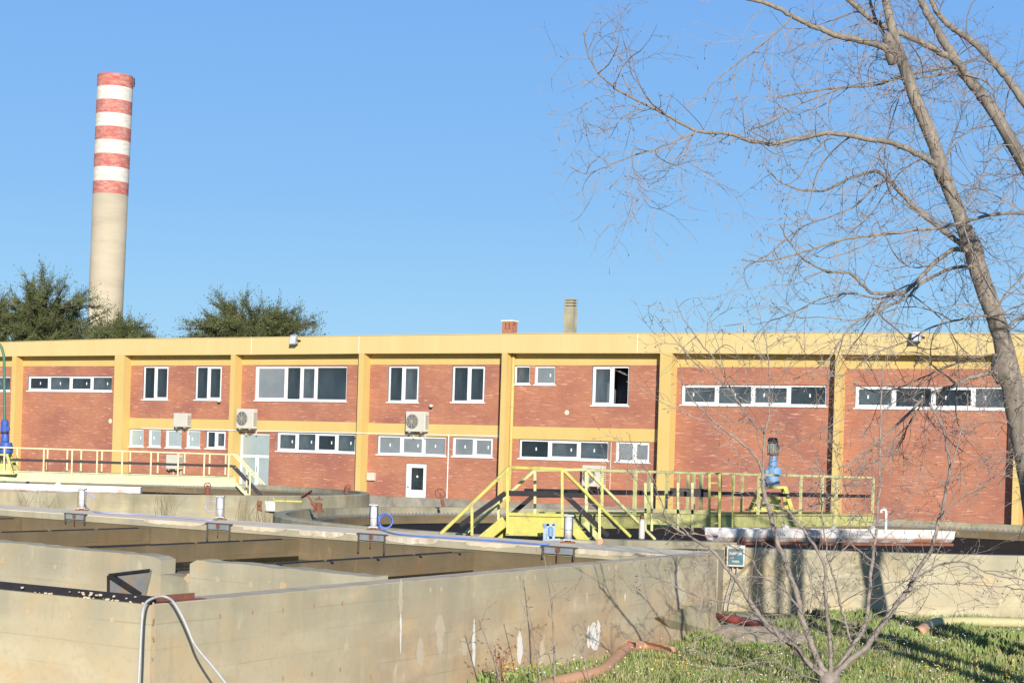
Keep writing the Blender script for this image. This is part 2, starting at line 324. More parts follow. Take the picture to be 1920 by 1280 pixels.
for x in xs:
    s_, zt = fac(x, interp(PAR, x)); cur = [(s_, -.03, zt+.004), (s_, .93, zt+.004), (s_, .93, zt+.03), (s_, -.03, zt+.03)]
    if prev:
        o_ = len(cp.v); cp.v += prev+cur
        cp.f += [(o_+0, o_+4, o_+7, o_+3), (o_+3, o_+7, o_+6, o_+2), (o_+1, o_+5, o_+4, o_+0), (o_+2, o_+6, o_+5, o_+1)]
    prev = cur
cp.build('coping', 'fascia', BL)
def beam_z(s):
    best = min(xs, key=lambda x: abs(fac(x, interp(BEAM, x))[0]-s)); return fac(best, interp(BEAM, best))[1]
for a, b in pil_s:
    p = MB(); p.box(a, b, 0, PROJ+.05, 0, beam_z((a+b)/2)+.05); p.build('pillar', 'yellow', BL)
# body: back, ends, roof
bd = MB(); zr = ZT-.25
bd.box(s_min+.02, s_max-.02, 13.6, 13.9, 0, zr-.2); bd.box(s_min, s_min+.3, .9, 13.6, 0, zr-.2); bd.box(s_max-.3, s_max, .9, 13.6, 0, zr-.2)
bd.build('outer_wall', 'brick', BL)
rf = MB(); rf.box(s_min, s_max, .905, 13.9, zr-.2, zr); rf.build('roof', 'plinth', BL)
pl = MB(); pl.box(s_min, s_max, PROJ-.3, PROJ+.3, 0, FLOOR-.02)
pl.build('plinth', 'plinth', BL)
# openings, measured on the brick plane
def rect(x0, x1, y0, y1):
    ym = (y0+y1)/2; xm = (x0+x1)/2
    return [fac(x0, ym, PROJ)[0], fac(x1, ym, PROJ)[0], fac(xm, y1, PROJ)[1], fac(xm, y0, PROJ)[1]]
WIN = [  # x0 x1 y0 y1, pane dividers, room kind, open pane index, sticker positions
 (-118, 19, 705, 732.5, [-80, -45, -12], 'd', None, 's'), (52, 210, 704.5, 733, [93, 132.5, 173], 'd', None, 's'),
 (268, 315, 686, 749, [291.5], 'd', None, ''), (366, 415, 686, 749.5, [391], 'd', None, ''),
 (242.5, 269, 805.5, 837, [], 'l', None, 's'), (279, 301, 806, 837.5, [], 'l', None, 's'), (311, 340, 807.5, 839, [], 'l', None, ''), (350, 375, 808, 839.5, [], 'l', None, 's'), (386, 422.5, 809.5, 840.5, [405], 'd', None, ''),
 (479, 650, 686, 751, [537, 565, 593], 'l', None, ''), (519, 666, 813.5, 847, [557.5, 593.5, 632], 'd', None, 's'),
 (727.5, 785, 685.5, 753.7, [756], 'd', None, ''), (847.5, 908.7, 685.5, 754, [879], 'd', None, ''),
 (707.5, 836, 818, 853, [752.5, 795], 'g', None, 's'), (849, 924, 820.5, 856, [889], 'l', None, 's'),
 (964, 994, 685, 720.5, [], 'd', None, ''), (1003, 1041, 686, 721, [], 'l', None, 's'), (1110, 1179, 686, 760, [1148], 'd', 1, ''),
 (973, 1141, 824, 861, [1030, 1086], 'd', None, 's'), (1155, 1218, 829, 866, [1189], 'l', None, ''),
 (1277.5, 1550, 721, 760, [1345, 1411, 1480], 'd', None, 's'), (1603, 1893, 724, 766, [1677, 1749, 1826], 'd', None, 's'),
 (1945, 2200, 730, 775, [2010, 2075, 2140], 'd', None, 's')]
DOORS = [(447.5, 504, 811, 918, 'wide'), (760, 799, 868.5, 936, 'small')]
BAND = [(241, 784.3, 804), (430, 785.5, 806.3), (450, 786.5, 807), (670, 792, 812.5), (691, 792.3, 815), (938, 797.8, 820.3), (958, 799, 822), (1235, 804.3, 828.8)]
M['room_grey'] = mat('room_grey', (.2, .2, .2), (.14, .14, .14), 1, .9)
ROOM = {'d': 'room_dark', 'l': 'room_light', 'g': 'room_grey'}
bands = []
for bi in range(4):
    x0, ya, yb = BAND[2*bi]; x1, yc, yd = BAND[2*bi+1]
    sa = pil_s[2+bi][1]; sb = pil_s[3+bi][0]
    z0 = (fac(x0, yb, PROJ)[1]+fac(x1, yd, PROJ)[1])/2; z1 = (fac(x0, ya, PROJ)[1]+fac(x1, yc, PROJ)[1])/2
    m_ = MB(); m_.box(sa+.001, sb-.001, PROJ-.015, PROJ+.1, z0, z1); m_.build('floor_band', 'yellow', BL); bands.append((sa, sb, z0, z1))
holes = []
for W_ in WIN:
    r_ = rect(*W_[:4])
    for sa, sb, z0, z1 in bands:
        if sa < (r_[0]+r_[1])/2 < sb and r_[2] < z0 < r_[3]+.12: r_[3] = z0-.012
    zb_ = fac((W_[0]+W_[1])/2, interp(BRT, (W_[0]+W_[1])/2), PROJ)[1]
    r_[3] = min(r_[3], zb_-.002) if W_[2] < 700 else r_[3]
    holes.append(r_)
for d_ in DOORS:
    r_ = rect(*d_[:4]); r_[2] = FLOOR-.02
    for sa, sb, z0, z1 in bands:
        if sa < (r_[0]+r_[1])/2 < sb and r_[3] > z0: r_[3] = z0-.012
    holes.append(r_)
def wall_cells(a, b, z0, z1, hs):
    ss = sorted({a, b, *[h[i] for h in hs for i in (0, 1)]}); zs = sorted({z0, z1, *[h[i] for h in hs for i in (2, 3) if z0 < h[i] < z1]})
    m_ = MB()
    for i in range(len(ss)-1):
        for j in range(len(zs)-1):
            cs = (ss[i]+ss[i+1])/2; cz = (zs[j]+zs[j+1])/2
            if any(h[0] < cs < h[1] and h[2] < cz < h[3] for h in hs): continue
            m_.quad((ss[i], PROJ, zs[j]), (ss[i+1], PROJ, zs[j]), (ss[i+1], PROJ, zs[j+1]), (ss[i], PROJ, zs[j+1]))
    return m_
for i in range(len(pil_s)-1):
    a = pil_s[i][1]-.02; b = pil_s[i+1][0]+.02; hs = [h for h in holes if a < (h[0]+h[1])/2 < b]
    xa = PIL[i][1]; xb = PIL[i+1][0]; zt = (fac(xa, interp(BRT, xa), PROJ)[1]+fac(xb, interp(BRT, xb), PROJ)[1])/2
    wall_cells(a, b, 0, zt, hs).build('brick_panel', 'brick', BL)
    m_ = MB(); m_.quad((a, PROJ, zt), (b, PROJ, zt), (b, PROJ, ZT-.3), (a, PROJ, ZT-.3)); m_.build('lintel_strip', 'yellow', BL)
def bx(m_, s0, s1, y0, y1, z0, z1): m_.box(s0, s1, y0, y1, z0, z1)
def frame_rect(m_, s0, s1, z0, z1, t, y0, y1):
    bx(m_, s0, s1, y0, y1, z0, z0+t); bx(m_, s0, s1, y0, y1, z1-t, z1); bx(m_, s0, s0+t, y0, y1, z0+t, z1-t); bx(m_, s1-t, s1, y0, y1, z0+t, z1-t)
rnd = random.Random(3)
for W_, h in zip(WIN, holes):
    s0, s1, z0, z1 = h; yy = PROJ+.07
    fr = MB(); t = .07
    frame_rect(fr, s0+.003, s1-.003, z0+.003, z1-.003, t, yy, yy+.07)
    divs = [fac(x, (W_[2]+W_[3])/2, PROJ+.07)[0] for x in W_[4]]
    for d_ in divs: bx(fr, d_-.06, d_+.06, yy-.01, yy+.06, z0+t, z1-t)
    edges = [s0+t]+[e for d_ in divs for e in (d_-.06, d_+.06)]+[s1-t]
    f = fr.build('window', 'white_frame', BL)
    sl = MB(); bx(sl, s0-.05, s1+.05, PROJ-.05, yy, z0-.045, z0+.002); sl.build('sill', 'white_frame', f)
    for k in range(0, len(edges), 2):
        a, b = edges[k], edges[k+1]; pi = k//2
        if W_[6] is not None and pi == W_[6]: continue
        gp = MB(); gp.quad((a, yy+.03, z0+t), (b, yy+.03, z0+t), (b, yy+.03, z1-t), (a, yy+.03, z1-t)); gp.build('pane', 'frosted' if W_[5] == 'g' or (W_[5] == 'l' and (W_[0] > 600 or (W_[0] == 479 and pi == 0))) else ('frosted_pale' if W_[5] == 'l' and W_[0] < 400 else rnd.choice(('glass', 'glass', 'glass_a', 'glass_b', 'glass_c' if W_[0] in (268, 479, 1277.5, 727.5, 1603) else 'glass_a'))), f)
        if (k//2) % 2 == (0 if len(edges) > 6 else 1) or W_[6] is not None:
            sa = MB(); frame_rect(sa, a-.002, b+.002, z0+t-.002, z1-t+.002, .05, yy-.004, yy+.05); sa.build('sash', 'white_frame', f)
        if W_[7]:
            cx = a+(b-a)*rnd.choice((.3, .5, .55, .75)); cz = (z0+z1)/2
            st = MB(); bx(st, cx-.028, cx+.028, yy+.018, yy+.024, cz-.06, cz+.07); st.build('sticker', 'white_frame', f)
    rm = MB(); dep = 2.0 if W_[5] == 'd' else .95; yb = yy+.08
    e = 0.0 if W_[5] != 'd' else .02
    # reveal and the room behind the pane (inner faces only)
    v = [(s0, PROJ, z0), (s1, PROJ, z0), (s1, PROJ, z1), (s0, PROJ, z1), (s0, yb+dep, z0), (s1, yb+dep, z0), (s1, yb+dep, z1), (s0, yb+dep, z1)]
    rm.add(v, [(0, 1, 5, 4), (1, 2, 6, 5), (2, 3, 7, 6), (3, 0, 4, 7), (4, 5, 6, 7)])
    rm.build('room', ROOM[W_[5]], f)
    if W_[0] > 1200 or W_[0] < 100:
        ib = MB(); bx(ib, s0+.4*(s1-s0), s1-.1, yb+.9, yb+1.1, z0+.003, z0+.22*(z1-z0)+.05); ib.build('inner_beam', 'yellow', f)
# glazed entrance (447-504)
s0, s1, z0, z1 = holes[-2]; yy = PROJ+.12
f = MB(); zt_ = fac(475, 855, PROJ)[1]; sm = fac(478, 880, PROJ)[0]
frame_rect(f, s0+.003, s1-.003, z0, z1-.003, .09, yy, yy+.08); bx(f, s0+.09, s1-.09, yy, yy+.07, zt_-.06, zt_+.06); bx(f, sm-.08, sm+.08, yy-.01, yy+.06, z0+.09, zt_-.06)
d1 = f.build('entrance_door', 'white_frame', BL)
for a, b, c, d_ in ((s0+.09, s1-.09, zt_+.06, z1-.09), (s0+.09, sm-.08, z0+.09, zt_-.06), (sm+.08, s1-.09, z0+.09, zt_-.06)):
    q = MB(); q.quad((a, yy+.03, c), (b, yy+.03, c), (b, yy+.03, d_), (a, yy+.03, d_)); q.build('pane', 'frosted_pale', d1)
q = MB(); bx(q, sm+.02, sm+.06, yy-.06, yy-.02, 1.7, 1.95); q.build('handle', 'zinc', d1)
q = MB(); v = [(s0, PROJ, z0), (s1, PROJ, z0), (s1, PROJ, z1), (s0, PROJ, z1), (s0, yy+1.3, z0), (s1, yy+1.3, z0), (s1, yy+1.3, z1), (s0, yy+1.3, z1)]
q.add(v, [(0, 1, 5, 4), (1, 2, 6, 5), (2, 3, 7, 6), (3, 0, 4, 7), (4, 5, 6, 7)]); q.build('room', 'room_light', d1)
# small white door
s0, s1, z0, z1 = holes[-1]
f = MB(); gz0 = fac(780, 918, PROJ)[1]; gz1 = fac(780, 876.5, PROJ)[1]; ga = fac(769, 900, PROJ)[0]; gb = fac(792, 900, PROJ)[0]; yy = PROJ+.06
bx(f, s0+.003, ga, yy, yy+.06, z0, z1-.003); bx(f, gb, s1-.003, yy, yy+.06, z0, z1-.003); bx(f, ga, gb, yy, yy+.06, gz1, z1-.003); bx(f, ga, gb, yy, yy+.06, z0, gz0)
d2 = f.build('door', 'white_frame', BL)
q = MB(); q.quad((ga, yy+.03, gz0), (gb, yy+.03, gz0), (gb, yy+.03, gz1), (ga, yy+.03, gz1)); q.build('pane', 'glass', d2)
q = MB(); bx(q, s0+.08, s0+.2, yy-.05, yy-.02, gz0+.1, gz0+.13); bx(q, s0+.08, s0+.11, yy-.03, yy, gz0+.08, gz0+.16); q.build('handle', 'zinc', d2)
q = MB(); v = [(s0, PROJ, z0), (s1, PROJ, z0), (s1, PROJ, z1), (s0, PROJ, z1), (s0, yy+1.6, z0), (s1, yy+1.6, z0), (s1, yy+1.6, z1), (s0, yy+1.6, z1)]
q.add(v, [(0, 1, 5, 4), (1, 2, 6, 5), (2, 3, 7, 6), (3, 0, 4, 7), (4, 5, 6, 7)]); q.build('room', 'room_grey', d2)
q = MB(); q.lathe((0, 0, 0), [(.05, 0), (.05, .01)], 12); st_ = q.build('sticker', 'white_frame', d2); st_.rotation_euler.x = R(90); st_.location = ((ga+gb)/2, yy+.02, (gz0+gz1)/2+.1)
# downpipe, conduit
q = MB(); sp_ = pil_s[5][1]+.075; q.tube([(sp_, PROJ-.085, .1), (sp_, PROJ-.085, beam_z(sp_)-.005)], .065, 10)
for z in (2, 3.4, 4.8): q.lathe((sp_, PROJ-.085, z), [(.08, 0), (.08, .04)], 10)
q.build('downpipe', 'yellow', BL, smooth=True)
q = MB(); seg = []
for i in range(3, 6):
    a = pil_s[i-1][1] if i > 3 else pil_s[3][0]-.4; b = pil_s[i][0]
q = MB(); sA, zA = fac(432, 806.2, 0); sB, zB = fac(932, 817.5, PROJ)
def cz(s): return zA+(zB-zA)*(s-sA)/(sB-sA)
pts = []
for i in (3, 4):
    a, b = pil_s[i]
    pts += [(a-.03, PROJ-.04, cz(a)), (a-.03, -.03, cz(a)), (b+.03, -.03, cz(b)), (b+.03, PROJ-.04, cz(b))]
pts = [(pil_s[2][1]+.8, PROJ-.04, cz(pil_s[2][1]))]+pts+[(pil_s[5][0]-.02, PROJ-.04, cz(pil_s[5][0]))]
q.tube(pts, .022, 6); q.build('conduit', 'white_frame', BL)
q = MB(); sv = fac(840.5, 870, PROJ)[0]; q.tube([(sv, PROJ-.03, FLOOR), (sv, PROJ-.03, cz(sv))], .022, 6); q.build('conduit', 'white_frame', BL)
sv = fac(1146, 850, PROJ)[0]; q = MB(); q.tube([(sv, PROJ-.03, FLOOR+.6), (sv, PROJ-.03, fac(1146, 829, PROJ)[1])], .018, 6); q.build('conduit', 'ac_white', BL)
for px, py, r_ in ((1063, 773, .1), (207, 789, .11)):
    q = MB(); q.lathe((0, 0, 0), [(r_, 0), (r_, .01)], 16); o = q.build('mortar_patch', 'conc_top', BL); s_, z_ = fac(px, py, PROJ); o.location = (s_, PROJ+.001, z_); o.rotation_euler.x = R(90)
# vertical joints in the fascia
for x in (472, 673.5, 1196):
    s_, z1_ = fac(x, interp(PAR, x)); z0_ = fac(x, interp(BEAM, x))[1]; q = MB(); q.box(s_-.012, s_+.012, -.009, .02, z0_+.005, z1_-.01); q.build('expansion_joint', 'white_frame', BL)
# roof chimneys (parts of the building)
def roofz(px, py, dep): return fac(px, py, dep)
s0, _ = fac(941.5, 610, 3); s1, _ = fac(968, 610, 3); zt = fac(955, 600, 3)[1]
w_ = (s1-s0)*.72; zb = zr
q = MB(); q.box(s0, s0+w_, 3, 3+w_*.8, zb, zt-.4)
for a, b, c, d_ in ((0, .26, 0, .26), (.4, .6, 0, .26), (.74, 1, 0, .26), (0, .26, .74, 1), (.4, .6, .74, 1), (.74, 1, .74, 1)):
    q.box(s0+a*w_, s0+b*w_, 3+c*w_*.8, 3+d_*w_*.8, zt-.4, zt-.14)
q.box(s0, s0+w_, 3, 3+w_*.8, zt-.14, zt-.05)
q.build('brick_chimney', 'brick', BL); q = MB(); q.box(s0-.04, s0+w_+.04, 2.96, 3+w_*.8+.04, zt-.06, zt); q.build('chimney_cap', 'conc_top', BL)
s0, _ = fac(1057, 590, 4); s1, _ = fac(1080, 590, 4); zt = fac(1068, 560, 4)[1]; w_ = (s1-s0)*.75
q = MB(); q.box(s0, s0+w_, 4, 4+w_*.8, zb, zt-.36); 
for k in range(3): q.box(s0-.02, s0+w_+.02, 3.98, 4.02+w_*.8, zt-.05-k*.12, zt-k*.12)
q.box(s0+.05, s0+w_-.05, 4.05, 3.95+w_*.8, zt-.36, zt-.05)
q.build('grey_chimney', 'conc_grey', BL)
# ---- things fixed to the building
def bpt(px, py, dep=0.0):
    s_, z_ = fac(px, py, dep); return FO+FD*s_+FN*dep+Vector((0, 0, z_))
def ac_unit(px0, px1, py0, py1, dep, label, fan=True, yoff=.4):
    s0, z1 = fac(px0, (py0+py1)/2, dep-yoff)[0], fac((px0+px1)/2, py0, dep-yoff)[1]
    z0 = fac((px0+px1)/2, py1, dep-yoff)[1]; s1 = fac(px1, (py0+py1)/2, dep-yoff)[0]
    w_ = s1-s0; h_ = z1-z0; base = FO+FD*s0+FN*(dep-yoff)+Vector((0, 0, z0))
    sidepx = .32*math.sin(math.atan(-(px0-960)/F)+TH) / math.cos(TH)
    w_ -= sidepx
    T = thing('air_conditioner', label, 'air conditioner', base, 'air conditioner outdoor units on the facade', rz=-TH, local=True)
    m_ = MB(); m_.box(0, w_, 0, .32, 0, h_); m_.build('casing', 'ac_white', T, bevel=.02)
    if fan:
        r_ = h_*.36; cx = w_*.34; cz_ = h_*.5
        m_ = MB(); m_.lathe((0, 0, 0), [(r_, 0), (r_, .008), (r_*.94, .02)], 28); g_ = m_.build('fan_grille', 'ac_grille', T); g_.rotation_euler.x = R(90); g_.location = (cx, -.002, cz_)
        m_ = MB()
        for k in range(1, 5): 
            rr = r_*k/4.3; m_.tube([(rr*math.cos(a*math.pi/12), rr*math.sin(a*math.pi/12), .03) for a in range(25)], .006, 4, False)
        for k in range(8): a = k*math.pi/4; m_.tube([(0, 0, .03), (r_*math.cos(a), r_*math.sin(a), .03)], .006, 4)
        m_.build('guard_wires', 'ac_white', g_)
    m_ = MB()
    for x in (.18, .78): m_.box(x*w_-.03, x*w_+.03, .02, yoff, -.05, -.005); m_.box(x*w_-.03, x*w_+.03, yoff-.03, yoff, -.3, -.05)
    m_.build('bracket', 'ac_white', T)
    m_ = MB(); 
    for k in range(7): m_.box(w_-.0, w_+.006, .05, .27, h_*(.15+.1*k), h_*(.19+.1*k))
    m_.build('side_louvre', 'ac_grille', T)
ac_unit(325, 358, 774, 800, PROJ, 'small cream air conditioner high on the yellow band above the five small windows', fan=False)
ac_unit(443, 482, 766, 803, PROJ, 'air conditioner on the yellow band above the glazed entrance door, beside a pillar', yoff=.55)
ac_unit(760.5, 804.5, 771, 809, PROJ, 'air conditioner on the yellow band right above the small white door')
ac_unit(311, 342, 852, 879, PROJ, 'lowest left air conditioner on the brick behind the pale walkway railing', fan=False)
ac_unit(1091, 1137, 872, 912, PROJ, 'low air conditioner on the brick behind the yellow steps, below the long window')
def floodlight(px, py0, py1, wpx, label):
    P = bpt(px, (py0+py1)/2, -.25); h_ = (py1-py0)/F*P.y; wd = wpx/F*P.y
    T = thing('floodlight', label, 'floodlight', P, 'floodlights on the roof edge', rz=-TH, local=True)
    m_ = MB(); m_.hexa([(-wd/2, -.12, -h_/2), (wd/2, -.12, -h_/2), (wd/2, .1, -h_/2+.05), (-wd/2, .1, -h_/2+.05), (-wd/2, -.02, h_/2), (wd/2, -.02, h_/2), (wd/2, .1, h_/2-.04), (-wd/2, .1, h_/2-.04)])
    m_.build('housing', 'zinc', T, bevel=.012)
    m_ = MB(); m_.hexa([(-wd*.4, -.124, -h_*.4), (wd*.4, -.124, -h_*.4), (wd*.4, -.11, -h_*.4), (-wd*.4, -.11, -h_*.4), (-wd*.4, -.04, h_*.35), (wd*.4, -.04, h_*.35), (wd*.4, -.02, h_*.35), (-wd*.4, -.02, h_*.35)])
    m_.build('lens', 'steel', T)
    m_ = MB(); m_.box(-wd/2-.03, -wd/2-.005, -.03, .26, -.05, -.01); m_.box(wd/2+.005, wd/2+.03, -.03, .26, -.05, -.01); m_.box(-wd/2-.03, wd/2+.03, .22, .25, -.08, .0); m_.build('bracket', 'dark', T)
floodlight(550.5, 627, 646, 15, 'grey floodlight on the yellow roof edge in front of the right conifer')
floodlight(1719, 619, 641, 19, 'grey floodlight on the yellow roof edge behind the bare branches')
# meter box, dome cameras
P = bpt(690.5, 900, PROJ); T = thing('meter_box', 'small white metal box on the brick wall left of the white door', 'box', P, rz=-TH, local=True)
q = MB(); q.box(0, .4, -.14, 0, 0, .34); q.build('cabinet', 'ac_white', T, bevel=.01); q = MB(); q.box(.03, .37, -.15, -.141, .03, .31); q.build('lid', 'ac_white', T)
def dome(px, py, label):
    P = bpt(px, py, PROJ); T = thing('security_camera', label, 'camera', P, 'small security cameras on the brick', rz=-TH, local=True)
    q = MB(); q.lathe((0, -.12, -.06), [(.05, 0), (.085, .03), (.09, .1), (.05, .13)], 12); q.build('housing', 'ac_white', T, smooth=True)
    q = MB(); q.tube([(0, -.1, 0), (0, 0, .02)], .03, 8); q.build('arm', 'ac_white', T); q = MB(); q.lathe((.02, -.13, -.1), [(.02, 0), (.05, .02), (.06, .04)], 10); q.build('lens', 'dark', T, smooth=True)
dome(811, 761, 'small white security camera between two upper windows right of the air conditioner')
dome(413.5, 752, 'tiny security camera under the right corner of the second tall upper window')
# antenna + dish
P = bpt(1384, 640, 3); P.z = zr; zt = bpt(1384, 606, 3).z; hh = zt-zr
T = thing('tv_antenna', 'thin metal television antenna standing on the flat roof', 'antenna', P, rz=-TH, local=True)
q = MB(); q.tube([(0, 0, 0), (0, 0, hh)], .02, 6); q.build('mast', 'zinc', T)
q = MB(); q.tube([(-.62, 0, hh-.1), (.15, 0, hh-.02)], .014, 5)
for k in range(7): x = -.6+k*.12; q.tube([(x, -.2, hh-.1+.1*(x+.62)/.77), (x, .2, hh-.1+.1*(x+.62)/.77)], .009, 4)
q.tube([(.0, 0, hh-.35), (.16, 0, hh+.12)], .02, 5); q.tube([(.16, 0, hh+.12), (.3, 0, hh-.3)], .012, 5); q.build('elements', 'zinc', T)
P = bpt(1402, 640, 3.4); P.z = zr; zt = bpt(1402, 611, 3.4).z; hh = zt-zr-.2
T = thing('satellite_dish', 'small satellite dish seen edge on beside the antenna on the roof', 'satellite dish', P, rz=-TH-R(62), local=True)
q = MB(); q.tube([(0, 0, 0), (0, 0, hh)], .025, 6); q.build('mast', 'zinc', T)
q = MB(); n = 20
for j, (rr, yy) in enumerate(((0, .0), (.12, -.01), (.2, -.03), (.27, -.07))):
    for k in range(n): a = 2*math.pi*k/n; q.v.append((rr*math.cos(a), -.1+yy, hh+rr*math.sin(a)))
for j in range(3):
    for k in range(n): q.f.append((j*n+k, j*n+(k+1) % n, (j+1)*n+(k+1) % n, (j+1)*n+k))
d_ = q.build('reflector', 'ac_white', T, smooth=True); so = d_.modifiers.new('s', 'SOLIDIFY'); so.thickness = .015
q = MB(); q.tube([(0, -.1, hh-.25), (0, -.42, hh-.1)], .012, 5); q.tube([(0, -.42, hh-.1), (0, -.38, hh-.03)], .03, 8); q.build('feed_arm', 'dark', T)
#@@STACK
# ================================================================== striped stack
ZS = 150.0
def sp(px, py): return atZ(px, py, ZS)
tl, tr = sp(183.5, 142), sp(249.5, 145); bl, br_ = sp(168, 600), sp(232.5, 602)
ctr = (bl+br_)/2; rt = (tr-tl).length/2; rb = (br_-bl).length/2; ztop = (tl.z+tr.z)/2; z600 = (bl.z+br_.z)/2
cx, cy = (tl.x+tr.x)/2, ZS
def srad(z): return rt+(rb-rt)*(ztop-z)/(ztop-z600)
def scx(z): return cx+((bl.x+br_.x)/2-cx)*(ztop-z)/(ztop-z600)*.0
T = thing('smokestack', 'tall concrete smokestack with red and white bands at its top', 'smokestack', (cx, cy, 0)); la = .0115; T.location.x = cx-math.tan(la)*ztop; T.rotation_euler.y = la
ys = [143, 166.5, 191.5, 216.5, 241.5, 266.5, 292, 317, 343, 366]
zz = [atZ(214, y, ZS).z for y in ys]
q = MB(); q.lathe((cx, cy, 0), [(srad(0), 0), (srad(z600/2), z600/2), (srad(z600), z600), (srad(zz[-1]), zz[-1])], 40); q.build('shaft', 'stack', T, smooth=True)
for i in range(9):
    z1, z0 = zz[i], zz[i+1]; q = MB(); r0, r1 = srad(z0)+.01, srad(z1)+.01
    if i == 0: q.lathe((cx, cy, 0), [(r0, z0), (r1, z1), (r1-.25, z1+.001), (r1-.25, z1-2)], 40)
    else: q.lathe((cx, cy, 0), [(r0, z0+.001), (r1, z1)], 40)
    o = q.build('red_band' if i % 2 == 0 else 'white_band', 'stack_red' if i % 2 == 0 else 'stack_white', T, smooth=False)
q = MB(); q.tube([(cx+rt-.1, cy, ztop-.8), (cx+rt+.12, cy, ztop-.8), (cx+rt+.12, cy, ztop-.1)], .05, 6); q.tube([(cx+rt+.12, cy-.25, ztop-.5), (cx+rt+.12, cy+.25, ztop-.5)], .04, 5); q.build('warning_lamp', 'dark', T)
#@@TANKS
# ================================================================== rectangular settling tank
ZTOP = 1.26
C0 = onz(285, 1134, ZTOP); RR = onz(1335, 1038, ZTOP); L0 = onz(0, 1105, ZTOP)
u = (RR-C0).normalized(); lraw = (L0-C0).normalized()
l_ = (onz(25, 957, ZTOP)-onz(1300, 1045, ZTOP)).normalized()
def tk(a, b, z=0): return C0+u*a+l_*b+Vector((0, 0, z-C0.z))   # a along the long right face, b along the left face
LEN = (RR-C0).length
def ab(P):
    d = P-C0; det = u.x*l_.y-u.y*l_.x; return ((d.x*l_.y-d.y*l_.x)/det, (u.x*d.y-u.y*d.x)/det)
RT = thing('settling_tank', 'large open rectangular concrete settling tank in the foreground with inner partitions', 'tank', (C0.x, C0.y, 0))
def slab(name, m_, a0, a1, b0, b1, z0, z1, par=RT, bevel=0, dz=(0, 0)):
    q = MB(); p = [tk(a0, b0, z0), tk(a1, b0, z0), tk(a1, b1, z0), tk(a0, b1, z0), tk(a0, b0, z1+dz[0]), tk(a1, b0, z1+dz[1]), tk(a1, b1, z1+dz[1]), tk(a0, b1, z1+dz[0])]
    q.hexa(p); return q.build(name, m_, par, bevel=bevel)

F0 = ab(onz(700, 1002, ZTOP))[0]      # far wall front edge
I0 = ab(onz(703, 1089, ZTOP))[0]; I1 = ab(onz(0, 1022, ZTOP))[0]; bI = ab(onz(0, 1022, ZTOP))[1]
def ia(b): return I0+(I1-I0)*b/bI
gb0 = ab(onz(285, 1052, ZTOP+.05))[1]; gb1 = ab(onz(246, 1046, ZTOP+.05))[1]

def slab2(name, m_, pts, z0, z1, par=RT, bevel=0):
    q = MB(); q.prism([tuple(tk(a, b)[:2]) for a, b in pts], z0, z1); return q.build(name, m_, par, bevel=bevel)
BMAX = 30.0
# right wall, left wall, channel wall in two pieces with the sluice gap, far walkway
slab2('side_wall', 'conc_stain', [(0, 0), (LEN+.25, 0), (LEN+.25, .3), (.3, .3)], 0, ZTOP)
lw = ab(L0); kx = lw[0]/lw[1]
slab2('front_wall', 'conc', [(0, 0), (.3, .31), (.3+kx*BMAX, BMAX), (kx*BMAX, BMAX)], 0, ZTOP)
WT = .28
def ragged(name, b0, b1, ztop, drop0=0, drop1=0):
    q = MB(); n = max(2, int((b1-b0)/.12)); rr = random.Random(int(b0*100)); pr = None
    for k in range(n+1):
        b = b0+(b1-b0)*k/n; a = ia(b); e = (drop0 if k == 0 else 0)+(drop1 if k == n else 0); z = ztop+rr.uniform(-.008, .008)-e
        c = [tk(a, b, .2), tk(a+WT, b, .2), tk(a+WT, b, z), tk(a, b, z-.006)]
        o_ = len(q.v); q.v += [tuple(p) for p in c]
        if pr is not None:
            for i0, i1 in ((0, 1), (1, 2), (2, 3), (3, 0)): q.f.append((pr+i0, pr+i1, o_+i1, o_+i0))
        else: q.f.append((o_, o_+1, o_+2, o_+3))
        pr = o_
    q.f.append((pr+3, pr+2, pr+1, pr)); return q.build(name, 'conc', RT)
ragged('channel_wall', .302, gb0, ZTOP+.05, 0, .05); ragged('channel_wall', gb1, BMAX, ZTOP+.05, .04, 0)
slab2('sluice_sill', 'conc_grey', [(ia(gb0), gb0), (ia(gb0)+WT, gb0), (ia(gb1)+WT, gb1), (ia(gb1), gb1)], .2, 1.1)
# steel sluice plate in front of the gap with its black brace
pa = atZ(205, 1070, 0.01)
q = MB(); aS = ia(3.9)-.03
def pl_pt(px, py, a):    # point of the vertical plane a = const seen at a pixel
    n_ = Vector((-l_.y, l_.x, 0)); X, U = ray(px, py); Q = tk(a, 0); t = n_.dot(Vector((Q.x, Q.y, 0)))/(n_.x*X+n_.y); return Vector((X*t, t, EYE+U*t))
p4 = [pl_pt(205, 1076, aS), pl_pt(204, 1111, aS), pl_pt(272, 1116, aS), pl_pt(283, 1068, aS)]
q.hexa([p4[1], p4[2], p4[2]+u*.02, p4[1]+u*.02, p4[0], p4[3], p4[3]+u*.02, p4[0]+u*.02]); sg = q.build('sluice_plate', 'sheet_grey', RT)
q = MB(); a_ = aS-.03; q.bar(pl_pt(207, 1078, a_), pl_pt(262, 1114, a_), .05, .05); q.bar(pl_pt(205, 1077, a_), pl_pt(280, 1068, a_), .03, .03); q.bar(pl_pt(203, 1078, a_), pl_pt(203, 1110, a_), .025, .025); q.build('sluice_brace', 'black', RT)
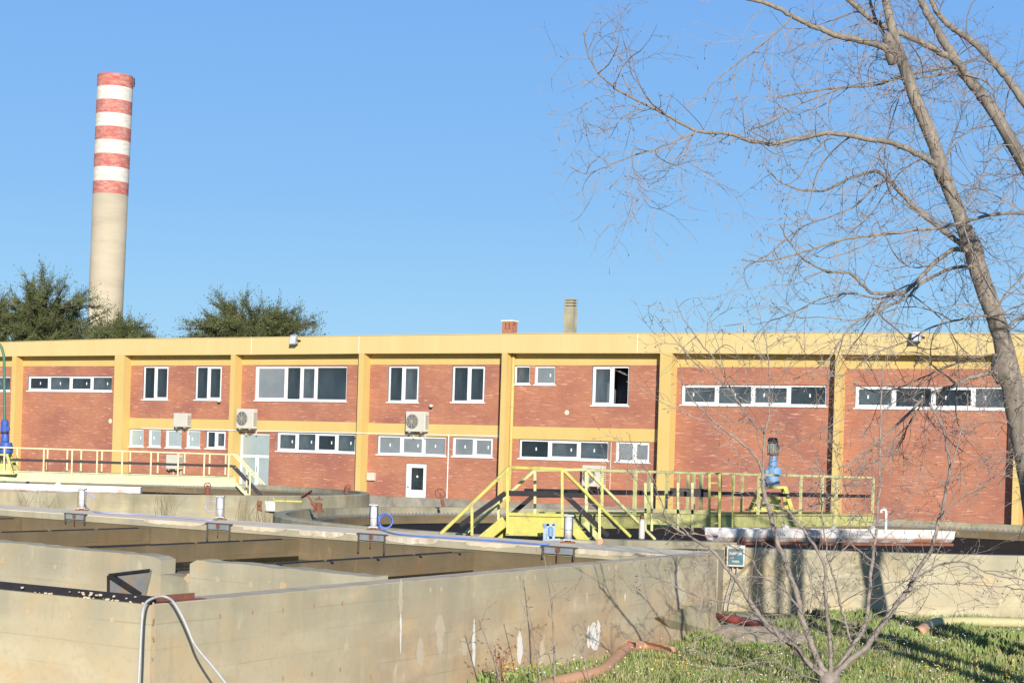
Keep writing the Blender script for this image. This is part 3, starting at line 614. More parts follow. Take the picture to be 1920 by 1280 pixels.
# black weir plate and rusty angle on the front wall
q = MB(); 
pb = [tk(kx*b, b, ZTOP) for b in (0.02, BMAX)]; of = u*.05
q.hexa([pb[0]+of, pb[0]+of+u*.02, pb[1]+of+u*.02, pb[1]+of, pb[0]+of+Vector((0, 0, .07)), pb[0]+of+u*.02+Vector((0, 0, .07)), pb[1]+of+u*.02+Vector((0, 0, .075)), pb[1]+of+Vector((0, 0, .075))])
q.build('weir_plate', 'black', RT)
q = MB(); rr = random.Random(5)
for k in range(46):
    b = rr.choice((rr.uniform(.1, 1.6), rr.uniform(.1, 3), rr.uniform(.3, 1.0))); sz = rr.uniform(.006, .017); P = tk(kx*b+rr.uniform(-.0, .06), b, ZTOP+sz*.5+(rr.uniform(.02, .05) if rr.random() < .3 else 0))
    P = P+u*(.03 if rr.random() < .3 else 0); q.hexa([P+Vector((sx*sz*rr.uniform(.6, 1.4), sy*sz*rr.uniform(.5, 1.2), sz_*sz*rr.uniform(.3, .7))) for sz_ in (-1, 1) for sx, sy in ((-1, -1), (1, -1), (1, 1), (-1, 1))])
tag(q.build('concrete_crumbs', 'lightened_top', None, org=tk(.1, .5, ZTOP)), 'pale crumbs of broken concrete lying along the black weir plate', 'crumbs', kind='stuff')
q = MB(); q.bar(tk(.1, 0, ZTOP+.035)+l_*.12, tk(.72, 0, ZTOP+.035)+l_*.12, .02, .055); q.bar(tk(.1, 0, ZTOP+.006)+l_*.08, tk(.82, 0, ZTOP+.006)+l_*.08, .09, .01); q.build('rusty_angle', 'rust', RT)
# channel floor and lanes of dark water
slab2('sunlit_wall_sheet', 'lightened_top', [(.002, .002), (LEN+.248, .002), (LEN+.248, .298), (.3, .298)], ZTOP+.0002, ZTOP+.006)  # thin sheet added so the wall top looks as sunlit as its face
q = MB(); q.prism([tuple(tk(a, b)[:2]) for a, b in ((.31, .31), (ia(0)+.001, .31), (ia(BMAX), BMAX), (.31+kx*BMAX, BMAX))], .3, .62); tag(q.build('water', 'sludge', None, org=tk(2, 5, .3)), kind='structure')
WZ = .74
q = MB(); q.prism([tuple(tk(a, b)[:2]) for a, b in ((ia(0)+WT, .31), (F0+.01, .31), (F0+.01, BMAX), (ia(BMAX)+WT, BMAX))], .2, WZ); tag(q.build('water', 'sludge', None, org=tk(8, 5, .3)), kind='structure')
for b in (4.12, 8.14, 12.15, 16.2, 20.2):
    q = MB(); aa, bb = ia(b)+WT+.002, F0-.002
    q.hexa([tk(aa, b, .2), tk(bb, b, .2), tk(bb, b+.2, .2), tk(aa, b+.2, .2), tk(aa, b, 1.09), tk(bb, b, 1.09), tk(bb, b+.2, 1.09), tk(aa, b+.2, 1.09)])
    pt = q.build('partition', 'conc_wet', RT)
    q = MB(); a = aa+.1; 
    while a < bb-.4:
        a2 = min(a+1.12, bb-.05); q.hexa([tk(a, b+.1, 1.092), tk(a2, b+.1, 1.092), tk(a2, b+.16, 1.092), tk(a, b+.16, 1.092), tk(a, b+.1, 1.108), tk(a2, b+.1, 1.108), tk(a2, b+.16, 1.108), tk(a, b+.16, 1.108)]); a = a2+.14
        if 4 < b < 5: q.hexa([tk(a-.12, b-.03, 1.07), tk(a-.06, b-.03, 1.07), tk(a-.06, b+.0, 1.092), tk(a-.12, b+.0, 1.092), tk(a-.12, b-.03, 1.08), tk(a-.06, b-.03, 1.08), tk(a-.06, b+.1, 1.1), tk(a-.12, b+.1, 1.1)])
    q.build('edge_strip', 'dark', pt)
    q = MB(); q.hexa([tk(aa, b-.004, WZ+.001), tk(bb, b-.004, WZ+.001), tk(bb, b, WZ+.001), tk(aa, b, WZ+.001), tk(aa, b-.004, WZ+.09), tk(bb, b-.004, WZ+.06), tk(bb, b, WZ+.06), tk(aa, b, WZ+.09)]); q.build('dark_strip', 'sludge', pt)  # thin dark strip along the partition foot, just above the water
FW = 14.25
slab2('walkway', 'conc', [(F0, 0.302), (FW, .302), (FW, BMAX), (F0, BMAX)], 1.13, ZTOP-.012)
slab2('sunlit_walkway_sheet', 'conc_top', [(F0+.003, 0.304), (FW-.003, .304), (FW-.003, BMAX), (F0+.003, BMAX)], ZTOP-.0119, ZTOP)  # added sheet whose pale colour stands in for sun on the walkway
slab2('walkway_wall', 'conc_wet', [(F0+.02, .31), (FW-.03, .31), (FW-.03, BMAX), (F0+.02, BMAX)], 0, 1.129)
# lime crusted inner edge of the walkway
rr = random.Random(11)
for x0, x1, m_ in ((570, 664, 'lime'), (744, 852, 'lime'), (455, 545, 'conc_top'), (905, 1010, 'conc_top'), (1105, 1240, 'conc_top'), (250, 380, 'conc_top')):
    b0 = ab(onz(x0, 1000+(x0-700)*.06, ZTOP))[1]; b1 = ab(onz(x1, 1000+(x1-700)*.06, ZTOP))[1]
    q = MB(); n = 12; top = []; bot = []
    for k in range(n+1):
        b = b0+(b1-b0)*k/n; hgt = (.11 if m_ == 'lime' else .08)*(math.sin(math.pi*min(1, .12+k/n*.88))**.3)*rr.uniform(.8, 1.1); th = .02+.02*rr.random()
        top.append(tk(F0-th, b, ZTOP-.004)); bot.append(tk(F0-.006, b, ZTOP-hgt))
    for k in range(n): q.quad(bot[k], bot[k+1], top[k+1], top[k]); q.quad(top[k], top[k+1], tk(F0+.001, b0+(b1-b0)*(k+1)/n, ZTOP+.004), tk(F0+.001, b0+(b1-b0)*k/n, ZTOP+.004))
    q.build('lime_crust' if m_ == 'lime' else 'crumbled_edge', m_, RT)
# four sluice gates under four air cylinders
CY = [(2.97, 'air cylinder on the walkway beside the little blue frame, in front of the yellow steps', 1057), (7.38, 'air cylinder with a bright blue coiled hose beside it', 706), (11.48, 'air cylinder on the walkway with a faded violet hose loop to its left', 418), (15.77, 'farthest left air cylinder, faded blue hose trailing from it', 150)]
for b, lab, px in CY:
    gw = .31; g_ = MB(); LZ = .95 if px in (706, 418) else 1.08
    gx = {1057: 1049, 706: 700, 418: 414, 150: 146}[px]; bg_ = ab(onz(gx, 1002+(gx-700)*.069, ZTOP))[1]
    P = lambda da, db, z: tk(F0+da, bg_+db, z)
    def gb_(q, d0, d1, b0, b1, z0, z1): q.hexa([P(d0, b0, z0), P(d1, b0, z0), P(d1, b1, z0), P(d0, b1, z0), P(d0, b0, z1), P(d1, b0, z1), P(d1, b1, z1), P(d0, b1, z1)])
    gb_(g_, -.07, -.03, -gw, -gw+.016, LZ, ZTOP); gb_(g_, -.07, -.03, gw-.016, gw, LZ, ZTOP); gb_(g_, -.06, .0, -gw-.04, gw+.04, ZTOP+.003, ZTOP+.02)
    gate = g_.build('sluice_gate', 'gate_steel', RT)
    q = MB(); gb_(q, -.05, -.035, -gw+.024, gw-.024, ZTOP-.1, ZTOP-.002); q.build('zinc_panel', 'zinc', gate)
    q = MB(); gb_(q, -.09, -.06, -.035, .035, ZTOP-.06, ZTOP+.0); gb_(q, -.085, -.07, -.008, .008, 1.05, ZTOP-.06); q.build('spindle_block', 'rust', gate)
    base = tk(14.02, b, ZTOP); hc = .47; T = thing('air_cylinder', lab, 'cylinder', base, 'silver air cylinders on the tank walkway')
    q = MB(); q.lathe(base, [(.062, .06), (.062, hc-.03)], 18); q.build('tube', 'steel', T, smooth=True)
    q = MB(); q.box(base.x-.085, base.x+.085, base.y-.085, base.y+.085, base.z+hc-.03, base.z+hc); q.build('end_cap', 'zinc', T, bevel=.006); q = MB(); q.box(base.x-.085, base.x+.085, base.y-.085, base.y+.085, base.z+.04, base.z+.07); q.build('end_cap', 'zinc', T, bevel=.006)
    q = MB()
    for sx in (-1, 1):
        for sy in (-1, 1): q.tube([base+Vector((sx*.068, sy*.068, .05)), base+Vector((sx*.068, sy*.068, hc))], .005, 5)
    q.lathe(base, [(.066, hc*.45), (.066, hc*.46)], 18); q.build('tie_rods', 'dark', T)
    q = MB(); q.box(base.x-.12, base.x+.12, base.y-.1, base.y+.1, base.z, base.z+.02); q.lathe(base, [(.05, .02), (.05, .045)], 10); q.build('foot', 'rust', T)
# ================================================================== circular clarifiers
def circ(name, cx, cy, r, rim, label, m_='conc_grey', inner=True, seg=160):
    T = thing('circular_tank', label, 'tank', (cx, cy, 0), 'round clarifier tanks between the walkway and the building')
    q = MB(); q.lathe((cx, cy, 0), [(r, 0), (r, rim-.03), (r-.02, rim), (r-.3, rim), (r-.3, 0)], seg); q.f = q.f[:-2]; q.build('wall', m_, T)
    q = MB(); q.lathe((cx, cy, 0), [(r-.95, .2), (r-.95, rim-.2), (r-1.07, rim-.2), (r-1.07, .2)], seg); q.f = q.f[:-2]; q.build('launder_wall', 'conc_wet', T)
    q = MB(); n = 420; r2 = r-.94
    for k in range(n):
        a0 = 2*math.pi*k/n; a1 = 2*math.pi*(k+.5)/n; a2 = 2*math.pi*(k+1)/n
        p = lambda a, z: (cx+r2*math.cos(a), cy+r2*math.sin(a), z)
        q.add([p(a0, rim-.28), p(a2, rim-.28), p(a2, rim-.11), p(a1, rim-.17), p(a0, rim-.11)], [(0, 1, 2, 3, 4)])
    w_ = q.build('notched_weir', 'sheet_grey', T)
    q = MB(); q.lathe((cx, cy, 0), [(.1, .2), (r-.31, .2), (r-.31, rim-.42), (.1, rim-.42)], seg); tag(q.build('water', 'tank_water', None, org=(cx, cy, 0)), kind='structure')
    return T
dR = 45.2; aR = (1450-960)/F; CRc = Vector((math.sin(math.atan(aR))*dR+.0, math.cos(math.atan(aR))*dR, 0)); RRAD = 12.2; RIMR = 1.15
aL = (10-960)/F; dL = 62.0; CLc = Vector((math.sin(math.atan(aL))*dL, math.cos(math.atan(aL))*dL, 0)); LRAD = 12.0; RIML = 1.35
circ('r', CRc.x, CRc.y, RRAD, RIMR, 'round grey concrete clarifier at right whose low wall stands behind the grass')
circ('l', CLc.x, CLc.y, LRAD, RIML, 'round concrete clarifier at left below the pale walkway, nearer the entrance door')
# ================================================================== walkway bridges with rails
def rail_set(T, base_pts, top_fn, mat_rail, mat_mid, posts, name_post='post', hr=.035, mid=.5):
    pass
def bridge(name, label, A, B, wd, zdeck, kick, zrail, posts_near, posts_far, m_rail, m_deck, zmid, rr_=.03, ends=(True, True), m_far=None, postw=None):
    """A, B: near edge ends on plan; posts given as fractions along the near / far edge"""
    d = (B-A); d.z = 0; L = d.length; d.normalize(); n = Vector((-d.y, d.x, 0)); 
    if n.y < 0: n = -n
    T = thing('walkway', label, 'walkway', (A.x, A.y, 0))
    P = lambda s, t, z: Vector((A.x, A.y, 0))+d*s+n*t+Vector((0, 0, z))
    q = MB(); q.hexa([P(0, .03, zdeck-.04), P(L, .03, zdeck-.04), P(L, wd-.03, zdeck-.04), P(0, wd-.03, zdeck-.04), P(0, .03, zdeck), P(L, .03, zdeck), P(L, wd-.03, zdeck), P(0, wd-.03, zdeck)]); q.build('deck', m_deck, T)
    for t, nm in ((0, 'girder'), (wd, 'girder')):
        q = MB(); q.bar(P(0, t, (zdeck+.13+zdeck-kick)/2), P(L, t, (zdeck+.13+zdeck-kick)/2), .02, kick+.13); q.bar(P(0, t-.02, zdeck+.13), P(L, t-.02, zdeck+.13), .07, .03); q.bar(P(0, t-.02, zdeck-kick), P(L, t-.02, zdeck-kick), .08, .03); q.build('girder', m_deck, T)
    m_far = m_far or m_rail
    for t, posts, mm in ((0, posts_near, m_rail), (wd, posts_far, m_far)):
        q = MB(); q.bar(P(-.02, t, zrail), P(L+.02, t, zrail), .05, .05); q.build('handrail', mm, T, bevel=.01)
        q = MB(); q.bar(P(0, t+.03, zmid), P(L, t+.03, zmid), .02, .075); q.build('mid_rail', 'black', T)
        for k, s in enumerate(posts):
            q = MB(); ww = .07 if (k % 3 == 1) else .05; q.bar(P(s*L, t-.005, zdeck-kick*.6), P(s*L, t-.005, zrail-.02), ww, .05, Vector(d)); q.build('post', mm, T)
    for e, s in ((ends[0], 0), (ends[1], L)):
        if e:
            q = MB(); q.bar(P(s, 0, zrail), P(s, wd, zrail), .05, .05); q.build('end_rail', m_rail, T)
    return T, P, L
def at_dir(px, Z): X, U = ray(px, PY0); return Vector((X*Z, Z, 0))
# right bridge
A = at_dir(1068, 35.6); B = at_dir(1637, 43.6)
def frac(px, A, B):
    # where the sight line of column px crosses the segment A-B on plan
    X, U = ray(px, 925); d = B-A; t = (A.x-X*A.y)/(X*d.y-d.x); return t
zr_ = EYE-(886-878)/F*0-.0
zrail = (atZ(1068, 878.5, 35.6).z+atZ(1637, 897, 43.6).z)/2
near = [frac(p, A, B) for p in (1100, 1190, 1249, 1300, 1349, 1422, 1501, 1567, 1636.5)]
d_ = (B-A).normalized(); n_ = Vector((-d_.y, d_.x, 0)); 
if n_.y < 0: n_ = -n_
WD = 1.15; A2 = A+n_*WD; B2 = B+n_*WD
far = [f_ for f_ in (frac(p, A2, B2) for p in (1128, 1216, 1271, 1289, 1314, 1374, 1391, 1541, 1611)) if 0 < f_ < 1]
zd = atZ(1500, 965, 41.6).z; kb = zd-atZ(1500, 985, 41.6).z; zm = atZ(1500, 928, 41.6).z
TB, PB, LB = bridge('b', 'yellow steel walkway bridge with railings over the right round clarifier', A, B, WD, zd-.12, kb-.12, zrail, near, far, 'pale_rail', 'deck_green', zm, ends=(False, True))
print('bridge', A, B, zrail, zd, kb, zm)
# left bridge
A = at_dir(-150, 60.0); B = at_dir(443, 62.5)
zrL = (atZ(0, 841, 60.6).z+atZ(430, 849, 62.5).z)/2
near = [frac(p, A, B) for p in (-60, -10, 6, 80, 133, 180, 227, 281, 332, 381, 427)]
d_ = (B-A).normalized(); n_ = Vector((-d_.y, d_.x, 0)); A2 = A+n_*1.2; B2 = B+n_*1.2
far = [frac(p, A2, B2) for p in (-50, 30, 87, 124, 150, 189, 242, 294, 344, 391, 421)]
zd = atZ(200, 888, 61.5).z; kb = zd-atZ(200, 905, 61.5).z; zm = atZ(200, 867, 61.5).z
TL, PL_, LL = bridge('b', 'pale yellow steel walkway bridge with railings over the left round clarifier', A, B, 1.2, zd-.12, kb-.12, zrL, near, far, 'cream_rail', 'cream_deck', zm, ends=(False, False))
# its steps down at the right end
q = MB(); q2 = MB(); qm = MB()
for t in (0, 1.2):
    a_ = PL_(LL, t, zrL); b_ = a_+(PL_(LL+1.0, t, 0)-PL_(LL, t, 0)); b_.z = zrL-1.0
    q.bar(a_, b_, .05, .05); q.bar(lerp(a_, b_, .5), lerp(a_, b_, .5)-Vector((0, 0, .9)), .05, .05, Vector((1, 0, 0)))
    a2 = a_-Vector((0, 0, .45)); qm.bar(a2, b_-Vector((0, 0, .45)), .02, .07)
    a3 = PL_(LL, t, zd-.2); q2.bar(a3, a3+(b_-a_)*1.3, .03, .1)
for k in range(4): 
    c = PL_(LL+.15+.25*k, 0, zd-.3-.25*k); q2.bar(c, c+(PL_(0, 1.2, 0)-PL_(0, 0, 0)), .2, .02)
q.build('stair_rail', 'cream_rail', TL); qm.build('stair_mid_rail', 'black', TL); q2.build('steps', 'cream_deck', TL)
# ladder and little platform at the middle of the right bridge
fx = at_dir(1300, 34.3)
def bz(px, py, Z): return atZ(px, py, Z)
T = thing('access_platform', 'small green yellow side platform with ladder posts, left of the rusty white trough', 'platform', (fx.x, fx.y, 0))
q = MB(); Zp = 36.8
for x in (1330, 1349): q.bar(bz(x, 888, Zp), bz(x, 1016, Zp), .06, .05, Vector((1, 0, 0)))
q.bar(bz(1374, 892, Zp+.2), bz(1373, 1012, Zp+.2), .035, .035, Vector((1, 0, 0)))
q.build('ladder_posts', 'rail', T)
q = MB()
for y in (905, 930, 955, 980, 1003): q.bar(bz(1330, y, Zp+.04), bz(1349, y, Zp+.04), .03, .03)
q.build('rungs', 'rail', T)
q = MB(); q.bar(bz(1208, 957, Zp), bz(1330, 960, Zp), .05, .09); q.bar(bz(1208, 972, Zp+.02), bz(1330, 975, Zp+.02), .02, .22); q.bar(bz(1298, 986, Zp), bz(1330, 987, Zp), .03, .05); q.build('side_frame', 'deck_green', T)
q = MB()
for x in (1210, 1222, 1271, 1298): q.bar(bz(x, 905, Zp), bz(x, 995, Zp), .05, .05, Vector((1, 0, 0)))
q.build('posts', 'pale_rail', T)
q = MB(); q.bar(bz(1256, 922, Zp+.6), bz(1330, 924, Zp+.6), .02, .17); q.build('kick_plate', 'black', T)
# ================================================================== yellow stile over the walkway
ZA, ZD_ = 33.0, 34.6
def sz(px): return ZA+(ZD_-ZA)*(px-825)/(1180-825)
T = thing('step_over', 'bright yellow steel step over with handrails on both sides, standing on the tank walkway', 'steps', tuple(atZ(1000, 1015, 33.8)*Vector((1, 1, 0)) if 0 else (atZ(1000, 1015, 33.8).x, 33.8, 0)))
def S(px, py, dz=0): return atZ(px, py, sz(px)+dz)
def path(m_, pts, dz, wd, ht, name):
    q = MB()
    for a, b in zip(pts[:-1], pts[1:]): q.bar(S(*a, dz), S(*b, dz), wd, ht)
    return q.build(name, m_, T, bevel=.01)
path('rail', [(825, 1001), (955, 876), (1054, 879), (1182, 1006)], 0, .06, .06, 'handrail')
path('pale_rail', [(873, 999), (1002, 881), (1099, 880), (1228, 1011)], .95, .06, .055, 'handrail')
path('black', [(862, 985), (948, 924), (1058, 926), (1140, 1004)], .06, .02, .1, 'mid_rail')
path('black', [(935, 985), (1001, 928), (1095, 928), (1180, 1002)], 1.0, .02, .09, 'mid_rail')
for px, y0, y1, dz, m_, wd in ((951.5, 878, 1000, 0, 'rail', .09), (1054, 880, 990, 0, 'rail', .06), (885, 945, 1003, 0, 'rail', .085), (1124, 950, 1010, 0, 'pale_rail', .05), (1003, 884, 968, .95, 'pale_rail', .07), (1099, 884, 965, .95, 'pale_rail', .07), (935, 930, 975, .95, 'pale_rail', .06), (1129, 895, 960, .95, 'rail', .06)):
    q = MB(); q.bar(S(px, y0, dz), S(px, y1, dz), wd, .05, Vector((1, 0, 0))); q.build('post', m_, T)
q = MB(); q.hexa([S(948, 1003, .0), S(1066, 1006, 0), S(1066, 1006, .04), S(948, 1003, .04), S(950, 966, 0), S(1062, 968, 0), S(1062, 968, .04), S(950, 966, .04)])
q.bar(S(950, 963, -.02), S(1064, 966, -.02), .05, .06); q.build('side_plate', 'rail', T)
q = MB(); a, b = S(950, 972, .03), S(1064, 974, .03); c = Vector((.1, .92, 0)); q.hexa([a, b, b+c, a+c, a+Vector((0, 0, .03)), b+Vector((0, 0, .03)), b+c+Vector((0, 0, .03)), a+c+Vector((0, 0, .03))]); q.build('platform', 'deck_green', T)
for pts, dz in (([(947, 976), (901, 1014)], 0), ([(950, 992), (925, 1016)], .45), ([(1066, 978), (1100, 1019)], 0), ([(1096, 978), (1126, 1014)], .95)):
    path('rail' if dz < .5 else 'pale_rail', pts, dz, .03, .2 if dz < .9 else .12, 'stringer')
q = MB()
for k in range(3):
    for a_, b_ in (((947, 976), (901, 1014)), ((1066, 978), (1100, 1019))):
        t = .2+.3*k; p0 = S(lerp(a_[0], b_[0], t), lerp(a_[1], b_[1], t), .02); q.bar(p0, p0+Vector((.1, .9, 0)), .2, .02)
q.build('treads', 'deck_green', T)
# ================================================================== drive motors
def drive(px, Z, parts, label, ymid, legs):
    """parts: (x0,x1,y0,y1,material,name)"""
    b0 = atZ(px, legs[1], Z); T = thing('drive_motor', label, 'motor', b0, 'gear motors driving the round clarifiers')
    sc_ = Z/F
    for x0, x1, y0, y1, m_, nm in parts:
        c = atZ((x0+x1)/2, y1, Z); r_ = (x1-x0)/2*sc_; h_ = (y1-y0)*sc_; q = MB()
        if nm == 'fan_cover': prof = [(r_, 0), (r_, h_*.6), (r_*.75, h_*.95), (r_*.3, h_)]
        elif nm == 'motor_body': prof = [(r_*.9, 0), (r_, .02), (r_, h_*.95), (r_*.9, h_)]
        elif nm == 'flange': prof = [(r_, 0), (r_, h_)]
        else: prof = [(r_*.8, 0), (r_, h_*.15), (r_, h_*.6), (r_*.8, h_)]
        q.lathe(c, prof, 22)
        if nm == 'motor_body':
            for k in range(14): a = 2*math.pi*k/14; e = Vector((math.cos(a), math.sin(a), 0)); q.bar(c+e*r_*.98+Vector((0, 0, h_*.1)), c+e*r_*.98+Vector((0, 0, h_*.9)), .012, .05, e)
            q.box(c.x+r_*.7, c.x+r_*1.25, c.y-.08, c.y+.06, c.z+h_*.3, c.z+h_*.75)
        if nm == 'gearbox': q.box(c.x-r_*1.25, c.x-r_*.6, c.y-.1, c.y+.1, c.z+h_*.15, c.z+h_*.7)
        q.build(nm, m_, T, smooth=False, bevel=.008)
    q = MB(); x0, x1, xa, xb = legs[2:]; top = legs[0]; bot = legs[1]; d = .35
    c0 = atZ(x0, top, Z); c1 = atZ(x1, top, Z); e0 = atZ(xa, bot, Z); e1 = atZ(xb, bot, Z)
    for s in (-1, 1):
        o0 = Vector((0, s*d*.5, 0)); o1 = Vector((0, s*d*1.2, 0)); q.bar(c0+o0, e0+o1, .09, .06, Vector((0, 1, 0))); q.bar(c1+o0, e1+o1, .09, .06, Vector((0, 1, 0)))
    q.hexa([c0+Vector((-.05, -d*.6, -.03)), c1+Vector((.05, -d*.6, -.03)), c1+Vector((.05, d*.6, -.03)), c0+Vector((-.05, d*.6, -.03)), c0+Vector((-.05, -d*.6, .03)), c1+Vector((.05, -d*.6, .03)), c1+Vector((.05, d*.6, .03)), c0+Vector((-.05, d*.6, .03))])
    q.hexa([e0+Vector((-.1, -.5, -.02)), e1+Vector((.1, -.5, -.02)), e1+Vector((.1, .5, -.02)), e0+Vector((-.1, .5, -.02)), e0+Vector((-.1, -.5, .02)), e1+Vector((.1, -.5, .02)), e1+Vector((.1, .5, .02)), e0+Vector((-.1, .5, .02))])
    lp = (e0+e1)/2; q.hexa([lp+Vector((-.25, -.1, 0)), lp+Vector((.25, -.1, 0)), lp+Vector((.25, .1, 0)), lp+Vector((-.25, .1, 0)), lp+Vector((-.18, -.1, .35)), lp+Vector((.18, -.1, .35)), lp+Vector((.18, .1, .35)), lp+Vector((-.18, .1, .35))])
    q.build('support_frame', 'rail' if px > 500 else 'deck_green', T)
M['grey_old'] = mat('old_grey_green_paint', (.3, .32, .26), (.2, .2, .17), 9, .6, c3=(.12, .1, .07), s3=7, t3=(.5, .6))
drive(1448, 41.6, [(1439, 1459, 820, 831, 'dark', 'fan_cover'), (1440, 1458, 831, 850, 'grey_old', 'motor_body'), (1438, 1460, 850, 853, 'rust', 'flange'), (1441, 1457, 853, 876, 'blue_faded', 'coupling'), (1437, 1466, 876, 891, 'blue_faded', 'gearbox'), (1435, 1462, 891, 911, 'blue_faded', 'gearbox')],
      'weathered gear motor, grey above, faded blue below, on the right yellow walkway', 0, (913, 956, 1427, 1470, 1411, 1480))
drive(10, 60.9, [(2, 16, 786, 797, 'blue', 'fan_cover'), (2, 16, 797, 810, 'blue', 'motor_body'), (1, 17, 810, 813, 'dark', 'flange'), (2, 17, 813, 829, 'blue', 'coupling'), (-2, 24, 829, 851, 'blue', 'gearbox')],
      'bright blue gear motor at the left photo edge, in front of a green post', 0, (852, 888, 0, 16, -8, 30))
# green gooseneck post
Zg = 64.0; pts = [atZ(9.5, 905, Zg), atZ(8.5, 800, Zg), atZ(8, 700, Zg), atZ(7.5, 672, Zg), atZ(5, 658, Zg), atZ(1, 648, Zg), atZ(-6, 643, Zg), atZ(-18, 642, Zg)]
pts[0].z = 0; T = thing('lamp_post', 'thin green gooseneck lamp post at the left edge behind the blue motor', 'lamp post', pts[0])
q = MB(); q.tube(smoothline(pts, 4), [.06]*5+[.05]*24, 8); q.build('pole', 'green_pole', T, smooth=True)
q = MB(); e = pts[-1]; q.lathe(e+Vector((-.2, 0, -.25)), [(.26, 0), (.2, .12), (.08, .28)], 14); q.build('lamp_shade', 'green_pole', T)
# ================================================================== white rusty scum troughs
def trough(x0, x1, yt0, yt1, yb0, yb1, Z0, Z1, label, tip=True):
    a0 = atZ(x0, yt0, Z0); a1 = atZ(x1, yt1, Z1); b0 = atZ(x0, yb0, Z0); b1 = atZ(x1, yb1, Z1)
    d = (a1-a0); d.z = 0; d.normalize(); n = Vector((-d.y, d.x, 0)); 
    if n.y < 0: n = -n
    zb = (b0.z+b1.z)/2; ht = ((a0.z+a1.z)/2-zb); base = Vector((a0.x, a0.y, zb)); L = (Vector((a1.x, a1.y, 0))-Vector((a0.x, a0.y, 0))).length; W2 = .5
    T = thing('scum_trough', label, 'trough', base, 'white rusty scum troughs on the round clarifiers')
    def P(s, t, z): return base+d*s+n*t+Vector((0, 0, z))
    q = MB(); th = .012; ns = 18
    # folded sheet section: near side, bottom, far side, extruded
    sec = [(0, ht), (.03, ht*.35), (.12, 0), (W2-.12, 0), (W2-.03, ht*.35), (W2, ht)]
    seci = [(W2-.02, ht), (W2-.045, ht*.36), (W2-.125, .02), (.125, .02), (.045, ht*.36), (.02, ht)]
    full = sec+seci; n_ = len(full); o = 0
    for i in range(ns+1):
        s_ = L*i/ns
        for t, z in full: q.v.append(tuple(P(s_, t, z)))
    for i in range(ns):
        for k in range(n_): q.f.append((i*n_+k, i*n_+(k+1) % n_, (i+1)*n_+(k+1) % n_, (i+1)*n_+k))
    q.f.append(tuple(range(n_))[::-1]); q.f.append(tuple(ns*n_+k for k in range(n_)))
    q.build('sheet_body', 'trough', T)
    q = MB(); q.add([P(L, t, z) for t, z in sec], [tuple(range(6))]); q.add([P(L, t, z) for t, z in sec]+[P(L+.02, t, z) for t, z in sec], [tuple(range(6)), tuple(range(6, 12))]+[(i, (i+1) % 6, 6+(i+1) % 6, 6+i) for i in range(6)])
    q.build('end_plate', 'trough', T)
    q = MB()
    for s_ in ([L*.25, L*.45, L*.62] if tip else [L*.5]): q.add([P(s_, .0, ht), P(s_+.22, 0, ht), P(s_+.11, .02, ht+.09), P(s_, .05, ht), P(s_+.22, .05, ht), P(s_+.11, .04, ht+.09)], [(0, 1, 2), (5, 4, 3), (0, 2, 5, 3), (1, 4, 5, 2)])
    q.build('lug', 'trough', T)
    q = MB(); q.bar(P(0, .05, .0-.03), P(L, .05, -.03), .06, .05); q.bar(P(0, W2-.05, -.03), P(L, W2-.05, -.03), .06, .05); q.build('under_rail', 'rust', T)
    return T, P, L, ht
TT, PT, LT, hT = trough(1349, 1790, 991, 995, 1013, 1020, 33.9, 36.6, 'long white trough with rust streaks above the low wall, below the right walkway')
trough(-60, 262, 907, 910, 924, 927, 52.3, 52.6, 'white rusty trough on the rim of the left clarifier below the pale walkway', tip=False)
#@@STAINS
rr = random.Random(21)
M['lime_wall'] = mat('pale_lime_stain', (.55, .47, .34), (.46, .385, .265), 5, .9, .2)
M['lime_white'] = mat('white_lime_stain', (.8, .78, .72), (.68, .63, .54), 5, .9, .2)
def wallpt(px, py, off=.003):
    n_ = Vector((u.y, -u.x, 0)); X, U = ray(px, py); t = (n_.dot(Vector((C0.x, C0.y, 0)))+off)/(n_.x*X+n_.y)
    return Vector((X*t, t, EYE+U*t))
def blot(px, y0, y1, w0, w1, m_, ragged_=.35, tip=True, off=.003):
    q = MB(); n = 14; L_ = []; R_ = []; ml = mr = 1; dx_ = 0
    for k in range(n+1):
        t = k/n; y = y0+(y1-y0)*t; w = w0+(w1-w0)*t
        ml = .65*ml+.35*rr.uniform(1-1.6*ragged_, 1+1.6*ragged_); mr = .65*mr+.35*rr.uniform(1-1.6*ragged_, 1+1.6*ragged_); dx_ += rr.uniform(-.04, .04)*w
        if tip: w *= math.sin(math.pi*min(1, max(0, .04+t*.93)))**.6
        L_.append(wallpt(px+dx_-w/2*ml, y, off)); R_.append(wallpt(px+dx_+w/2*mr, y, off))
    for k in range(n): q.quad(L_[k+1], R_[k+1], R_[k], L_[k])
    return q.build('lime_stain', m_, RT)
blot(1113, 1166, 1218, 17, 26, 'lime_white', .3); blot(1121, 1162, 1200, 7, 9, 'lime_white', .5); blot(1104, 1172, 1214, 5, 6, 'lime_white', .5); blot(752, 1085, 1150, 7, 10, 'lime_wall', .6); blot(751, 1150, 1225, 4, 3, 'lime_white', .6); blot(824, 1152, 1226, 18, 12, 'lime_wall', .5)
blot(868, 1195, 1228, 16, 20, 'lime_wall', .6); blot(889, 1160, 1250, 4, 9, 'lime_white', .5); blot(974, 1180, 1245, 6, 12, 'lime_white', .4); blot(788, 1195, 1248, 12, 16, 'lime_wall', .6)
blot(1100, 1110, 1135, 5, 3, 'lime_wall', .5); blot(1172, 1112, 1126, 3, 2, 'lime_white'); blot(1276, 1100, 1135, 30, 18, 'lime_wall', .5); blot(1270, 1052, 1100, 12, 30, 'lime_wall', .6); blot(1308, 1060, 1090, 14, 8, 'lime_wall', .6)
